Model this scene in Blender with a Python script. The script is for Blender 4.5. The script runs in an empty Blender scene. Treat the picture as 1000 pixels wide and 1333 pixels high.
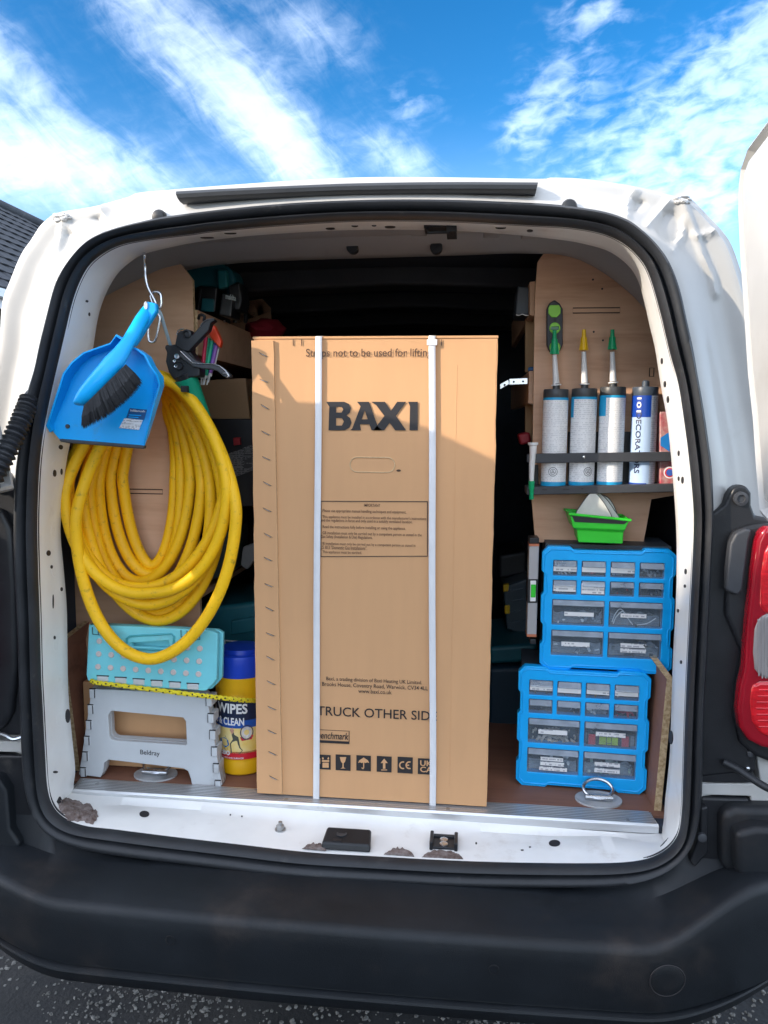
import bpy, bmesh, math, random
from mathutils import Vector, Matrix, noise
from mathutils.bvhtree import BVHTree
random.seed(7)
R = math.radians
scn = bpy.context.scene
COL = scn.collection

# ------------------------------------------------------------------ camera
YAW, PIT, ROL = R(6.1), R(6.5), R(0.42)
DIST = 1.36
CAM = Vector((0.1452 * DIST, -DIST, 1.38))
cam_d = bpy.data.cameras.new('camera')
cam = bpy.data.objects.new('camera', cam_d); COL.objects.link(cam)
cam.location = CAM
cam.rotation_mode = 'XYZ'
cam.matrix_world = (Matrix.Translation(CAM) @ Matrix.Rotation(YAW, 4, 'Z') @ Matrix.Rotation(R(90) - PIT, 4, 'X') @ Matrix.Rotation(ROL, 4, 'Z'))
cam_d.sensor_fit = 'VERTICAL'; cam_d.sensor_height = 36.0
cam_d.lens = 36.0 * 1000.0 / 1333.0
cam_d.clip_start = 0.02; cam_d.clip_end = 3000
scn.camera = cam

# ------------------------------------------------------------------ light
SUN = Vector((-1.7, -1.0, 0.75)).normalized()      # towards the sun: behind the van on its left
EL = math.asin(SUN.z); AZ = math.atan2(SUN.x, SUN.y)
world = bpy.data.worlds.new('World'); scn.world = world
world.use_nodes = True
def build_world():
    nt = world.node_tree; nt.nodes.clear(); L = nt.links
    N = lambda t, **k: _n(nt, t, k)
    out = N('ShaderNodeOutputWorld'); bg = N('ShaderNodeBackground')
    sky = N('ShaderNodeTexSky'); sky.sky_type = 'NISHITA'; sky.sun_disc = False
    sky.sun_elevation = EL; sky.sun_rotation = AZ % (2 * math.pi)
    sky.altitude = 0; sky.air_density = 1.0; sky.dust_density = 1.4; sky.ozone_density = 4.0
    hs = N('ShaderNodeHueSaturation'); hs.inputs['Saturation'].default_value = 1.32; hs.inputs['Value'].default_value = .52
    # one contrast curve over the whole sky: colour x luminance ^ 0.4
    bw = N('ShaderNodeRGBToBW'); L.new(sky.outputs[0], bw.inputs[0])
    pw = N('ShaderNodeMath', operation='POWER'); L.new(bw.outputs[0], pw.inputs[0]); pw.inputs[1].default_value = .4
    sc = N('ShaderNodeVectorMath', operation='SCALE'); L.new(sky.outputs[0], sc.inputs[0]); L.new(pw.outputs[0], sc.inputs['Scale'])
    L.new(sc.outputs[0], hs.inputs['Color'])
    tc = N('ShaderNodeTexCoord')
    nrm = N('ShaderNodeVectorMath', operation='NORMALIZE'); L.new(tc.outputs['Generated'], nrm.inputs[0])
    sep = N('ShaderNodeSeparateXYZ'); L.new(nrm.outputs[0], sep.inputs[0])
    def M(op, a, b=None, c=None, clamp=False):
        m = N('ShaderNodeMath', operation=op); m.use_clamp = clamp
        for i, v in enumerate((a, b, c)):
            if v is None: continue
            if isinstance(v, (int, float)): m.inputs[i].default_value = v
            else: L.new(v, m.inputs[i])
        return m.outputs[0]
    az = M('DEGREES', M('ARCTAN2', sep.outputs[0], sep.outputs[1]))
    el = M('DEGREES', M('ARCSINE', sep.outputs[2]))
    ae = N('ShaderNodeCombineXYZ'); L.new(az, ae.inputs[0]); L.new(el, ae.inputs[1])
    # warp
    def noise_tex(vec, scale, detail=6, rough=.6, dist=0.0):
        n = N('ShaderNodeTexNoise'); n.inputs['Scale'].default_value = scale; n.inputs['Detail'].default_value = detail
        n.inputs['Roughness'].default_value = rough; n.inputs['Distortion'].default_value = dist
        L.new(vec, n.inputs['Vector']); return n.outputs['Fac']
    def rotmap(cx, cy, ang, sx, sy):
        mp = N('ShaderNodeMapping'); mp.vector_type = 'TEXTURE'
        mp.inputs['Location'].default_value = (cx, cy, 0); mp.inputs['Rotation'].default_value = (0, 0, R(ang))
        mp.inputs['Scale'].default_value = (sx, sy, 1)
        L.new(ae.outputs[0], mp.inputs['Vector']); return mp.outputs[0]
    def blob(cx, cy, ang, sx, sy, amp, p=1.0):
        v = rotmap(cx, cy, ang, sx, sy)
        ln = N('ShaderNodeVectorMath', operation='LENGTH'); L.new(v, ln.inputs[0])
        e = M('POWER', 2.718, M('MULTIPLY', M('MULTIPLY', ln.outputs['Value'], ln.outputs['Value']), -1.0))
        return M('MULTIPLY', e, amp)
    # streaked veil (cirrus) noise, long axis down to the right
    st = noise_tex(rotmap(0, 0, -38, 4.0, 1.5), 1.0, 10, .64, .9)
    st2 = noise_tex(rotmap(3, 5, 18, 2.4, 1.1), 1.0, 8, .6, .6)
    pf = noise_tex(rotmap(0, 0, 8, 1.9, 0.95), 1.0, 9, .55, .35)      # puffs
    big = noise_tex(ae.outputs[0], .05, 3, .5)
    def ss(v, a, b):
        mr = N('ShaderNodeMapRange'); mr.interpolation_type = 'SMOOTHSTEP'
        L.new(v, mr.inputs[0]); mr.inputs[1].default_value = a; mr.inputs[2].default_value = b
        return mr.outputs[0]
    def add(*vs):
        r = vs[0]
        for v in vs[1:]: r = M('ADD', r, v)
        return r
    veil_mask = add(blob(-19.5, 23.5, -34, 9.5, 2.7, 1.0), blob(-13.0, 18.6, -48, 5.5, 2.2, .95), blob(-11.5, 25.5, -20, 5, 2.2, .6), blob(-5.2, 18.3, -25, 3.4, 1.6, .8),
                    blob(-31, 16.8, -6, 11, 2.9, 1.25), blob(-32.5, 22.5, -30, 4.5, 1.8, .8), blob(-50, 22, 20, 14, 7, .8))
    puff_mask = add(blob(15, 19, 12, 8.5, 3.6, 1.05), blob(19.5, 23.6, 5, 4.8, 1.8, .9), blob(6.0, 22.3, 30, 3.6, 2.4, .62), blob(8.0, 25.8, 0, 2.6, 1.0, .8),
                    blob(3.6, 19.6, 20, 1.8, 1.5, .6), blob(30, 18, 0, 9, 5, .8), blob(-4.5, 21.4, 0, 2.4, 1.4, .55), blob(14, 14.5, 0, 9, 2.0, .75))
    inframe = M('MAXIMUM', M('SUBTRACT', M('ABSOLUTE', M('ADD', az, 5)), 40), M('SUBTRACT', el, 29))
    other = M('MULTIPLY', ss(inframe, 0, 12), ss(big, .22, .38))  # thick bright cloud added outside the view to fill the shaded load space
    v1 = M('MULTIPLY', ss(M('ADD', M('MULTIPLY', veil_mask, .42), M('ADD', M('MULTIPLY', st, .60), M('MULTIPLY', st2, .45))), .50, 1.2), M('MINIMUM', M('MULTIPLY', veil_mask, 1.6), 1.0))
    v2 = M('MULTIPLY', ss(M('ADD', M('MULTIPLY', puff_mask, .34), pf), .52, 1.0), M('MINIMUM', M('MULTIPLY', puff_mask, 1.5), 1.0))
    v3 = M('MULTIPLY', other, ss(M('ADD', M('MULTIPLY', pf, .5), M('MULTIPLY', st, .5)), .28, .5))
    low = M('MULTIPLY', ss(el, 22, 8), .20)
    dens = M('MINIMUM', add(M('MULTIPLY', v1, .60), M('MULTIPLY', v2, .45), M('MULTIPLY', v3, .95), low), .95)
    mix = N('ShaderNodeMix', data_type='RGBA')
    L.new(dens, mix.inputs[0]); L.new(hs.outputs[0], mix.inputs[6])
    # clouds take on some of the glow of the sky they float in
    gl = N('ShaderNodeVectorMath', operation='SCALE'); L.new(sc.outputs[0], gl.inputs[0]); gl.inputs['Scale'].default_value = .55
    cl = N('ShaderNodeVectorMath', operation='ADD'); cl.inputs[0].default_value = CLOUD; L.new(gl.outputs[0], cl.inputs[1]); L.new(cl.outputs[0], mix.inputs[7])
    L.new(mix.outputs[2], bg.inputs[0]); bg.inputs[1].default_value = SKY
    L.new(bg.outputs[0], out.inputs[0])
def _n(nt, t, k):
    n = nt.nodes.new(t)
    for a, b in k.items(): setattr(n, a, b)
    return n
SKY = 0.15
CLOUD = (3.45, 3.58, 3.75)
build_world()
sd = bpy.data.lights.new('sun', 'SUN'); sd.energy = 2.0; sd.angle = R(.53); sd.color = (1.0, .86, .69)
so = bpy.data.objects.new('sun', sd); COL.objects.link(so)
so.rotation_euler = (-SUN).to_track_quat('-Z', 'Y').to_euler(); so.location = SUN * 30
scn.view_settings.view_transform = 'Standard'; scn.view_settings.look = 'None'
scn.view_settings.gamma = 1.0; scn.view_settings.use_curve_mapping = False
scn.view_settings.exposure = 1.441

# ------------------------------------------------------------------ measuring: a sight line met with a real plane at a known distance
_cm = Matrix.Rotation(YAW, 3, 'Z') @ Matrix.Rotation(-PIT, 3, 'X')
def ray(px, py):
    x = (px - 500) / 1000.; y = (666.5 - py) / 1000.
    c, s = math.cos(ROL), math.sin(ROL)
    return _cm @ Vector((c * x - s * y, 1.0, s * x + c * y))
def PY(px, py, Y=0.): d = ray(px, py); return CAM + d * ((Y - CAM.y) / d.y)
def PX(px, py, X): d = ray(px, py); return CAM + d * ((X - CAM.x) / d.x)
def PZ(px, py, Z): d = ray(px, py); return CAM + d * ((Z - CAM.z) / d.z)
def zoomer(x0, y0, s): return lambda *pts: [(x0 + p[0] / s, y0 + p[1] / s) for p in pts]

# ------------------------------------------------------------------ materials
def mat(name, col, rough=.5, metal=0., spec=.5, var=.0, vscale=20., bump=0., bscale=60., coat=0., col2=None, trans=0., ior=1.45, sss=0., stretch=(1, 1, 1), dirt=None, dscale=6., dth=(.58, .72), dfac=.6):
    m = bpy.data.materials.new(name); m.use_nodes = True
    nt = m.node_tree; b = nt.nodes['Principled BSDF']; L = nt.links
    b.inputs['Base Color'].default_value = (*col, 1); b.inputs['Roughness'].default_value = rough
    b.inputs['Metallic'].default_value = metal; b.inputs['Specular IOR Level'].default_value = spec
    b.inputs['Coat Weight'].default_value = coat; b.inputs['Coat Roughness'].default_value = .06
    b.inputs['Transmission Weight'].default_value = trans; b.inputs['IOR'].default_value = ior
    tc = nt.nodes.new('ShaderNodeTexCoord'); mp = nt.nodes.new('ShaderNodeMapping'); mp.inputs['Scale'].default_value = stretch
    L.new(tc.outputs['Object'], mp.inputs['Vector'])
    colsock = None
    if var > 0 or col2:
        n = nt.nodes.new('ShaderNodeTexNoise'); n.inputs['Scale'].default_value = vscale; n.inputs['Detail'].default_value = 6; n.inputs['Roughness'].default_value = .6
        L.new(mp.outputs[0], n.inputs['Vector'])
        r = nt.nodes.new('ShaderNodeValToRGB'); r.color_ramp.elements[0].position = .3; r.color_ramp.elements[1].position = .7
        c2 = col2 if col2 else tuple(min(1, c * (1 + var)) for c in col)
        c1 = col if col2 else tuple(c * (1 - var) for c in col)
        r.color_ramp.elements[0].color = (*c1, 1); r.color_ramp.elements[1].color = (*c2, 1)
        L.new(n.outputs['Fac'], r.inputs[0]); colsock = r.outputs[0]
        # roughness follows a little
        mr = nt.nodes.new('ShaderNodeMapRange'); mr.inputs[3].default_value = max(0.02, rough - .08); mr.inputs[4].default_value = min(1, rough + .1)
        L.new(n.outputs['Fac'], mr.inputs[0]); L.new(mr.outputs[0], b.inputs['Roughness'])
    if dirt:
        n2 = nt.nodes.new('ShaderNodeTexNoise'); n2.inputs['Scale'].default_value = dscale; n2.inputs['Detail'].default_value = 9; n2.inputs['Roughness'].default_value = .68
        L.new(tc.outputs['Object'], n2.inputs['Vector'])
        mr2 = nt.nodes.new('ShaderNodeMapRange'); mr2.interpolation_type = 'SMOOTHSTEP'
        mr2.inputs[1].default_value = dth[0]; mr2.inputs[2].default_value = dth[1]; mr2.inputs[4].default_value = dfac
        L.new(n2.outputs['Fac'], mr2.inputs[0])
        mx = nt.nodes.new('ShaderNodeMix'); mx.data_type = 'RGBA'; L.new(mr2.outputs[0], mx.inputs[0])
        if colsock: L.new(colsock, mx.inputs[6])
        else: mx.inputs[6].default_value = (*col, 1)
        mx.inputs[7].default_value = (*dirt, 1); colsock = mx.outputs[2]
    if colsock: L.new(colsock, b.inputs['Base Color'])
    if bump > 0:
        n3 = nt.nodes.new('ShaderNodeTexNoise'); n3.inputs['Scale'].default_value = bscale; n3.inputs['Detail'].default_value = 5
        L.new(mp.outputs[0], n3.inputs['Vector'])
        bp = nt.nodes.new('ShaderNodeBump'); bp.inputs['Strength'].default_value = bump; bp.inputs['Distance'].default_value = .004
        L.new(n3.outputs['Fac'], bp.inputs['Height']); L.new(bp.outputs[0], b.inputs['Normal'])
    return m
def wood_mat(name, c1, c2, axis='X', scale=5.):
    m = mat(name, c1, rough=.62, spec=.3)
    nt = m.node_tree; L = nt.links; b = nt.nodes['Principled BSDF']
    tc = nt.nodes.new('ShaderNodeTexCoord'); mp = nt.nodes.new('ShaderNodeMapping')
    st = {'X': (.35, 3, 3), 'Z': (3, 3, .35), 'Y': (3, .35, 3)}[axis]
    mp.inputs['Scale'].default_value = tuple(v * scale for v in st); L.new(tc.outputs['Object'], mp.inputs['Vector'])
    n = nt.nodes.new('ShaderNodeTexNoise'); n.inputs['Scale'].default_value = 1.0; n.inputs['Detail'].default_value = 8; n.inputs['Distortion'].default_value = 1.4
    L.new(mp.outputs[0], n.inputs['Vector'])
    w = nt.nodes.new('ShaderNodeTexNoise'); w.inputs['Scale'].default_value = 9.0; w.inputs['Detail'].default_value = 3
    L.new(mp.outputs[0], w.inputs['Vector'])
    mx = nt.nodes.new('ShaderNodeMath'); mx.operation = 'MULTIPLY_ADD'; mx.inputs[1].default_value = .35; L.new(w.outputs['Fac'], mx.inputs[0]); L.new(n.outputs['Fac'], mx.inputs[2])
    r = nt.nodes.new('ShaderNodeValToRGB'); r.color_ramp.elements[0].position = .46; r.color_ramp.elements[1].position = .86
    r.color_ramp.elements[0].color = (*c2, 1); r.color_ramp.elements[1].color = (*c1, 1)
    e = r.color_ramp.elements.new(.62); e.color = (*[(a * .6 + b2 * .4) for a, b2 in zip(c1, c2)], 1)
    L.new(mx.outputs[0], r.inputs[0]); L.new(r.outputs[0], b.inputs['Base Color'])
    bp = nt.nodes.new('ShaderNodeBump'); bp.inputs['Strength'].default_value = .12; bp.inputs['Distance'].default_value = .002
    L.new(mx.outputs[0], bp.inputs['Height']); L.new(bp.outputs[0], b.inputs['Normal'])
    return m
def ply_edge_mat(name):
    m = mat(name, (.45, .30, .16), rough=.8, spec=.2)
    nt = m.node_tree; L = nt.links; b = nt.nodes['Principled BSDF']
    tc = nt.nodes.new('ShaderNodeTexCoord'); n = nt.nodes.new('ShaderNodeTexNoise'); n.inputs['Scale'].default_value = 160; n.inputs['Detail'].default_value = 3
    L.new(tc.outputs['Object'], n.inputs['Vector'])
    r = nt.nodes.new('ShaderNodeValToRGB'); r.color_ramp.elements[0].color = (.38, .25, .13, 1); r.color_ramp.elements[1].color = (.60, .45, .27, 1)
    r.color_ramp.elements[0].position = .35; r.color_ramp.elements[1].position = .6
    L.new(n.outputs['Fac'], r.inputs[0]); L.new(r.outputs[0], b.inputs['Base Color'])
    return m
def print_mat(name, base, ink, rows=900., cover=.5, rough=.4):
    """flat print: ragged rows of tiny unreadable lettering"""
    m = mat(name, base, rough=rough)
    nt = m.node_tree; L = nt.links; b = nt.nodes['Principled BSDF']
    tc = nt.nodes.new('ShaderNodeTexCoord'); sp = nt.nodes.new('ShaderNodeSeparateXYZ'); L.new(tc.outputs['Object'], sp.inputs[0])
    def M(op, a, b2=None):
        q = nt.nodes.new('ShaderNodeMath'); q.operation = op
        for i, v in enumerate((a, b2)):
            if v is None: continue
            if isinstance(v, (int, float)): q.inputs[i].default_value = v
            else: L.new(v, q.inputs[i])
        return q.outputs[0]
    row = M('MULTIPLY', sp.outputs[2], rows)
    fr = M('FRACT', row); fl = M('FLOOR', row)
    inrow = M('MULTIPLY', M('GREATER_THAN', fr, .3), M('LESS_THAN', fr, .8))
    cv = nt.nodes.new('ShaderNodeCombineXYZ'); L.new(M('MULTIPLY', sp.outputs[0], rows * 1.1), cv.inputs[0]); L.new(M('MULTIPLY', fl, 7.3), cv.inputs[1])
    n = nt.nodes.new('ShaderNodeTexNoise'); n.inputs['Scale'].default_value = 1.0; n.inputs['Detail'].default_value = 2; L.new(cv.outputs[0], n.inputs['Vector'])
    cv2 = nt.nodes.new('ShaderNodeCombineXYZ'); L.new(M('MULTIPLY', sp.outputs[0], rows * .05), cv2.inputs[0]); L.new(M('MULTIPLY', fl, 3.1), cv2.inputs[1])
    n2 = nt.nodes.new('ShaderNodeTexNoise'); n2.inputs['Scale'].default_value = 1.0; L.new(cv2.outputs[0], n2.inputs['Vector'])
    ink_f = M('MULTIPLY', M('MULTIPLY', inrow, M('GREATER_THAN', n.outputs['Fac'], .47)), M('GREATER_THAN', n2.outputs['Fac'], 1 - cover - .02))
    mx = nt.nodes.new('ShaderNodeMix'); mx.data_type = 'RGBA'; L.new(M('MULTIPLY', ink_f, .85), mx.inputs[0])
    mx.inputs[6].default_value = (*base, 1); mx.inputs[7].default_value = (*ink, 1)
    L.new(mx.outputs[2], b.inputs['Base Color'])
    return m
def clear_mat(name, col, opac=.35, rough=.12):
    m = bpy.data.materials.new(name); m.use_nodes = True
    nt = m.node_tree; L = nt.links; b = nt.nodes['Principled BSDF']; out = nt.nodes['Material Output']
    b.inputs['Base Color'].default_value = (*col, 1); b.inputs['Roughness'].default_value = rough
    tr = nt.nodes.new('ShaderNodeBsdfTransparent'); tr.inputs[0].default_value = (.92, .95, .97, 1)
    mx = nt.nodes.new('ShaderNodeMixShader')
    n = nt.nodes.new('ShaderNodeTexNoise'); n.inputs['Scale'].default_value = 25; n.inputs['Detail'].default_value = 6
    tc = nt.nodes.new('ShaderNodeTexCoord'); L.new(tc.outputs['Object'], n.inputs['Vector'])
    mr = nt.nodes.new('ShaderNodeMapRange'); mr.inputs[1].default_value = .3; mr.inputs[2].default_value = .7
    mr.inputs[3].default_value = opac * .7; mr.inputs[4].default_value = min(1, opac * 1.3); L.new(n.outputs['Fac'], mr.inputs[0])
    L.new(mr.outputs[0], mx.inputs[0]); L.new(tr.outputs[0], mx.inputs[1]); L.new(b.outputs[0], mx.inputs[2]); L.new(mx.outputs[0], out.inputs[0])
    return m

MT = {}
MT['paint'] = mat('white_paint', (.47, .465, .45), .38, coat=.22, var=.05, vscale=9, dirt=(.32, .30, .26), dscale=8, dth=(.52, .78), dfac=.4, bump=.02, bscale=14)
MT['paint_in'] = mat('white_primer_paint', (.81, .81, .80), .38, coat=.25, var=.04, vscale=12, dirt=(.42, .36, .30), dscale=9, dth=(.56, .75), dfac=.45, bump=.05, bscale=10)
MT['rubber'] = mat('black_rubber', (.018, .020, .024), .46, var=.25, vscale=14, dirt=(.12, .11, .10), dscale=22, dth=(.60, .78), dfac=.45, bump=.08, bscale=160)
MT['bumper'] = mat('grained_black_plastic', (.010, .0125, .016), .44, spec=.4, var=.25, vscale=5, dirt=(.10, .075, .062), dscale=3.6, dth=(.50, .80), dfac=.42, bump=.22, bscale=900)
MT['blackp'] = mat('black_plastic', (.014, .015, .018), .38, var=.2, vscale=20, dirt=(.07, .065, .06), dscale=12, dfac=.4, bump=.1, bscale=500)
MT['greyp'] = mat('charcoal_plastic', (.045, .048, .055), .5, var=.15, vscale=15, bump=.12, bscale=500)
MT['headliner'] = mat('grey_inner_steel', (.33, .33, .34), .5, var=.06, vscale=6, dirt=(.2, .18, .16), dscale=8, dfac=.4)
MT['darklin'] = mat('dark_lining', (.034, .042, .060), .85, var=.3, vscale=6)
MT['ply'] = wood_mat('plywood_face', (.68, .42, .27), (.56, .33, .20), 'X', 4.5)
MT['plyr'] = wood_mat('plywood_face_reddish', (.66, .405, .265), (.50, .28, .17), 'X', 6.0)
MT['plyedge'] = ply_edge_mat('plywood_edge')
MT['floor'] = wood_mat('phenolic_floor', (.27, .13, .085), (.19, .09, .06), 'X', 4)
MT['alu'] = mat('ribbed_aluminium', (.72, .73, .74), .34, metal=.85, var=.06, vscale=30, stretch=(.2, 6, 6), dirt=(.30, .27, .24), dscale=14, dfac=.4)
MT['steel'] = mat('bright_steel', (.62, .63, .65), .25, metal=1., var=.1, vscale=40)
MT['dull_steel'] = mat('dull_steel', (.40, .40, .40), .45, metal=.9, var=.2, vscale=80, dirt=(.16, .09, .05), dscale=60, dfac=.5)
MT['card'] = mat('cardboard', (.62, .35, .178), .78, spec=.2, var=.02, vscale=2.2, stretch=(18, 1, 2.2), bump=.05, bscale=1.2, dirt=(.50, .285, .145), dscale=5, dth=(.55, .8), dfac=.35)
MT['cardedge'] = mat('cardboard_edge', (.60, .43, .25), .85, var=.15, vscale=120)
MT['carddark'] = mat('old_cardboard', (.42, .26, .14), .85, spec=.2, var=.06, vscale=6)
MT['ink'] = mat('black_ink', (.022, .020, .022), .55)
MT['inkb'] = mat('brown_ink', (.075, .04, .025), .6)
MT['strap'] = mat('white_strap', (.74, .74, .76), .35, var=.04, vscale=30, bump=.06, bscale=200)
MT['hose'] = mat('yellow_hose_rubber', (.90, .51, .004), .54, var=.10, vscale=8, dirt=(.22, .13, .02), dscale=70, dth=(.54, .74), dfac=.6, bump=.08, bscale=80)
MT['blue'] = mat('blue_plastic', (.004, .43, .97), .34, var=.05, vscale=12, bump=.04, bscale=300)
MT['bluepan'] = mat('sky_blue_plastic', (.005, .38, .88), .32, var=.06, vscale=10, bump=.03, bscale=60, dirt=(.08, .25, .45), dscale=14, dfac=.4)
MT['bristle'] = mat('black_bristle', (.025, .026, .03), .55, var=.4, vscale=200)
MT['teal'] = mat('turquoise_plastic', (.19, .62, .70), .42, var=.05, vscale=20, dirt=(.22, .45, .48), dscale=18, dfac=.4)
MT['tealdark'] = mat('dark_teal_plastic', (.010, .115, .145), .45, var=.15, vscale=14)
MT['greystool'] = mat('light_grey_plastic', (.52, .54, .56), .48, var=.04, vscale=14, bump=.04, bscale=220, dirt=(.27, .26, .25), dscale=10, dfac=.35)
MT['padpink'] = mat('pale_rubber_pad', (.62, .52, .50), .7)
MT['tubyel'] = mat('yellow_tub_plastic', (.80, .43, .008), .34, var=.03, vscale=10)
MT['tubblue'] = mat('blue_lid_plastic', (.010, .055, .52), .35, var=.05, vscale=30)
MT['green'] = mat('bright_green_plastic', (.03, .56, .03), .38, var=.05, vscale=20)
MT['gcap'] = mat('green_cap_plastic', (.0, .36, .14), .4, var=.06, vscale=40)
MT['ycap'] = mat('yellow_cap_plastic', (.85, .50, .005), .4)
MT['nozzle'] = mat('milky_nozzle', (.72, .72, .72), .45, sss=.1)
MT['white'] = mat('white_plastic', (.80, .80, .80), .4)
MT['sleeve'] = mat('green_rubber_sleeve', (.005, .30, .17), .45, var=.08, vscale=20)
MT['redlens'] = mat('red_lens', (.30, .004, .014), .10, coat=.9, var=.2, vscale=4)
MT['redin'] = mat('red_reflector', (.60, .010, .018), .2, coat=.8, var=.25, vscale=40, stretch=(1, 1, 4))
MT['clearlens'] = mat('clear_lens', (.30, .275, .27), .12, coat=1., var=.15, vscale=60, stretch=(1, 1, .1))
MT['sand'] = mat('pale_sanding_sheet', (.58, .58, .54), .85, var=.06, vscale=60)
MT['rust'] = mat('flaking_rust', (.085, .05, .04), .9, col2=(.26, .22, .21), vscale=90, bump=.8, bscale=110)
MT['red'] = mat('red_plastic', (.62, .02, .03), .4)
MT['asph'] = None
MT['clear'] = clear_mat('clear_grey_plastic', (.42, .50, .58), .15, .08)
MT['lip'] = clear_mat('frosted_grey_plastic', (.55, .61, .68), .42, .2)
MT['labelp'] = print_mat('printed_label', (.80, .80, .80), (.36, .36, .40), rows=170., cover=.5)

# ------------------------------------------------------------------ builders
def BM(): return bmesh.new()
def root_of(o):
    while o.parent: o = o.parent
    return o
def link(name, me, parent=None, local=False):
    o = bpy.data.objects.new(name, me); COL.objects.link(o)
    if parent is not None:
        if not local: me.transform(Matrix.Translation(-root_of(parent).location))
        o.parent = parent
    return o
def part(name, bm, m, parent=None, smooth=False, local=False, bevel=0., seg=2, angle=40, label=None, kind=None, recalc=True):
    if recalc: bmesh.ops.recalc_face_normals(bm, faces=bm.faces[:])
    me = bpy.data.meshes.new(name); bm.to_mesh(me); bm.free()
    for x in (m if isinstance(m, (list, tuple)) else [m]): me.materials.append(x)
    o = link(name, me, parent, local)
    if smooth:
        for p in me.polygons: p.use_smooth = True
        try: me.set_sharp_from_angle(angle=R(angle))
        except Exception: pass
    if bevel > 0:
        md = o.modifiers.new('bevel', 'BEVEL'); md.width = bevel; md.segments = seg; md.limit_method = 'ANGLE'; md.angle_limit = R(35); md.harden_normals = True
        for p in me.polygons: p.use_smooth = True
    if label: o['label'] = label
    if kind: o['kind'] = kind
    return o
def thing(name, label, cat, loc=(0, 0, 0), group=None):
    o = bpy.data.objects.new(name, None); COL.objects.link(o); o.location = loc; o.empty_display_size = .05
    o['label'] = label; o['category'] = cat
    if group: o['group'] = group
    return o
def tag(o, label, cat, group=None):
    o['label'] = label; o['category'] = cat
    if group: o['group'] = group
    return o
def box(bm, x0, x1, y0, y1, z0, z1, M=None, mi=0):
    vs = [bm.verts.new((x, y, z)) for x in (x0, x1) for y in (y0, y1) for z in (z0, z1)]
    fs = [(0, 1, 3, 2), (4, 6, 7, 5), (0, 4, 5, 1), (2, 3, 7, 6), (0, 2, 6, 4), (1, 5, 7, 3)]
    for f in fs:
        q = bm.faces.new([vs[i] for i in f]); q.material_index = mi
    if M is not None: bmesh.ops.transform(bm, matrix=M, verts=vs)
    return vs
def prism(bm, pts, d, mi=0):
    """pts: 3-D outline (list of Vectors); d: extrusion vector"""
    d = Vector(d); n = len(pts)
    a = [bm.verts.new(p) for p in pts]; b = [bm.verts.new(Vector(p) + d) for p in pts]
    f = [bm.faces.new(a), bm.faces.new(b[::-1])]
    for i in range(n): f.append(bm.faces.new((a[i], b[i], b[(i + 1) % n], a[(i + 1) % n])))
    for q in f: q.material_index = mi
    return a + b
def pprism(bm, px, Y, depth, mi=0): return prism(bm, [PY(*p, Y) for p in px], (0, depth, 0), mi)
def frame_basis(t):
    t = t.normalized(); u = t.cross(Vector((0, 0, 1)))
    if u.length < 1e-3: u = t.cross(Vector((1, 0, 0)))
    u.normalize(); return u, t.cross(u).normalized()
def tube(bm, pts, r, n=10, closed=False, cap=True, mi=0):
    pts = [Vector(p) for p in pts]; N = len(pts); rings = []
    u = None
    for i, p in enumerate(pts):
        if closed: t = pts[(i + 1) % N] - pts[i - 1]
        else: t = pts[min(i + 1, N - 1)] - pts[max(i - 1, 0)]
        t.normalize()
        if u is None: u, _ = frame_basis(t)
        u = (u - t * u.dot(t)); u.normalize(); v = t.cross(u)
        rr = r(i / (N - 1)) if callable(r) else r
        rings.append([bm.verts.new(p + (u * math.cos(2 * math.pi * k / n) + v * math.sin(2 * math.pi * k / n)) * rr) for k in range(n)])
    for i in range(N if closed else N - 1):
        a, b = rings[i], rings[(i + 1) % N]
        for k in range(n):
            f = bm.faces.new((a[k], b[k], b[(k + 1) % n], a[(k + 1) % n])); f.smooth = True; f.material_index = mi
    if cap and not closed:
        for q in (bm.faces.new(rings[0]), bm.faces.new(rings[-1][::-1])): q.material_index = mi
    return rings
def lathe(bm, prof, o=(0, 0, 0), ax='Z', n=28, mi=0, M=None):
    """prof: (radius, height) pairs"""
    o = Vector(o); rings = []; vs = []
    for r, h in prof:
        ring = []
        for k in range(n):
            a = 2 * math.pi * k / n; c, s = math.cos(a) * r, math.sin(a) * r
            p = {'Z': Vector((c, s, h)), 'Y': Vector((c, h, s)), 'X': Vector((h, c, s))}[ax]
            if M is not None: p = M @ p
            ring.append(bm.verts.new(o + p))
        rings.append(ring); vs += ring
    for a, b in zip(rings, rings[1:]):
        for k in range(n):
            f = bm.faces.new((a[k], a[(k + 1) % n], b[(k + 1) % n], b[k])); f.smooth = True; f.material_index = mi
    for q in (rings[0], rings[-1]):
        f = bm.faces.new(q); f.material_index = mi
    return vs
def catmull(pts, sub=6, closed=False):
    P = [Vector(p) for p in pts]; n = len(P); out = []
    for i in range(n if closed else n - 1):
        if closed: a, b, c, d = P[i - 1], P[i], P[(i + 1) % n], P[(i + 2) % n]
        else: a, b, c, d = P[max(i - 1, 0)], P[i], P[i + 1], P[min(i + 2, n - 1)]
        for k in range(sub):
            t = k / sub
            out.append(.5 * ((2 * b) + (c - a) * t + (2 * a - 5 * b + 4 * c - d) * t * t + (3 * b - a - 3 * c + d) * t ** 3))
    if not closed: out.append(P[-1])
    return out
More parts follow.
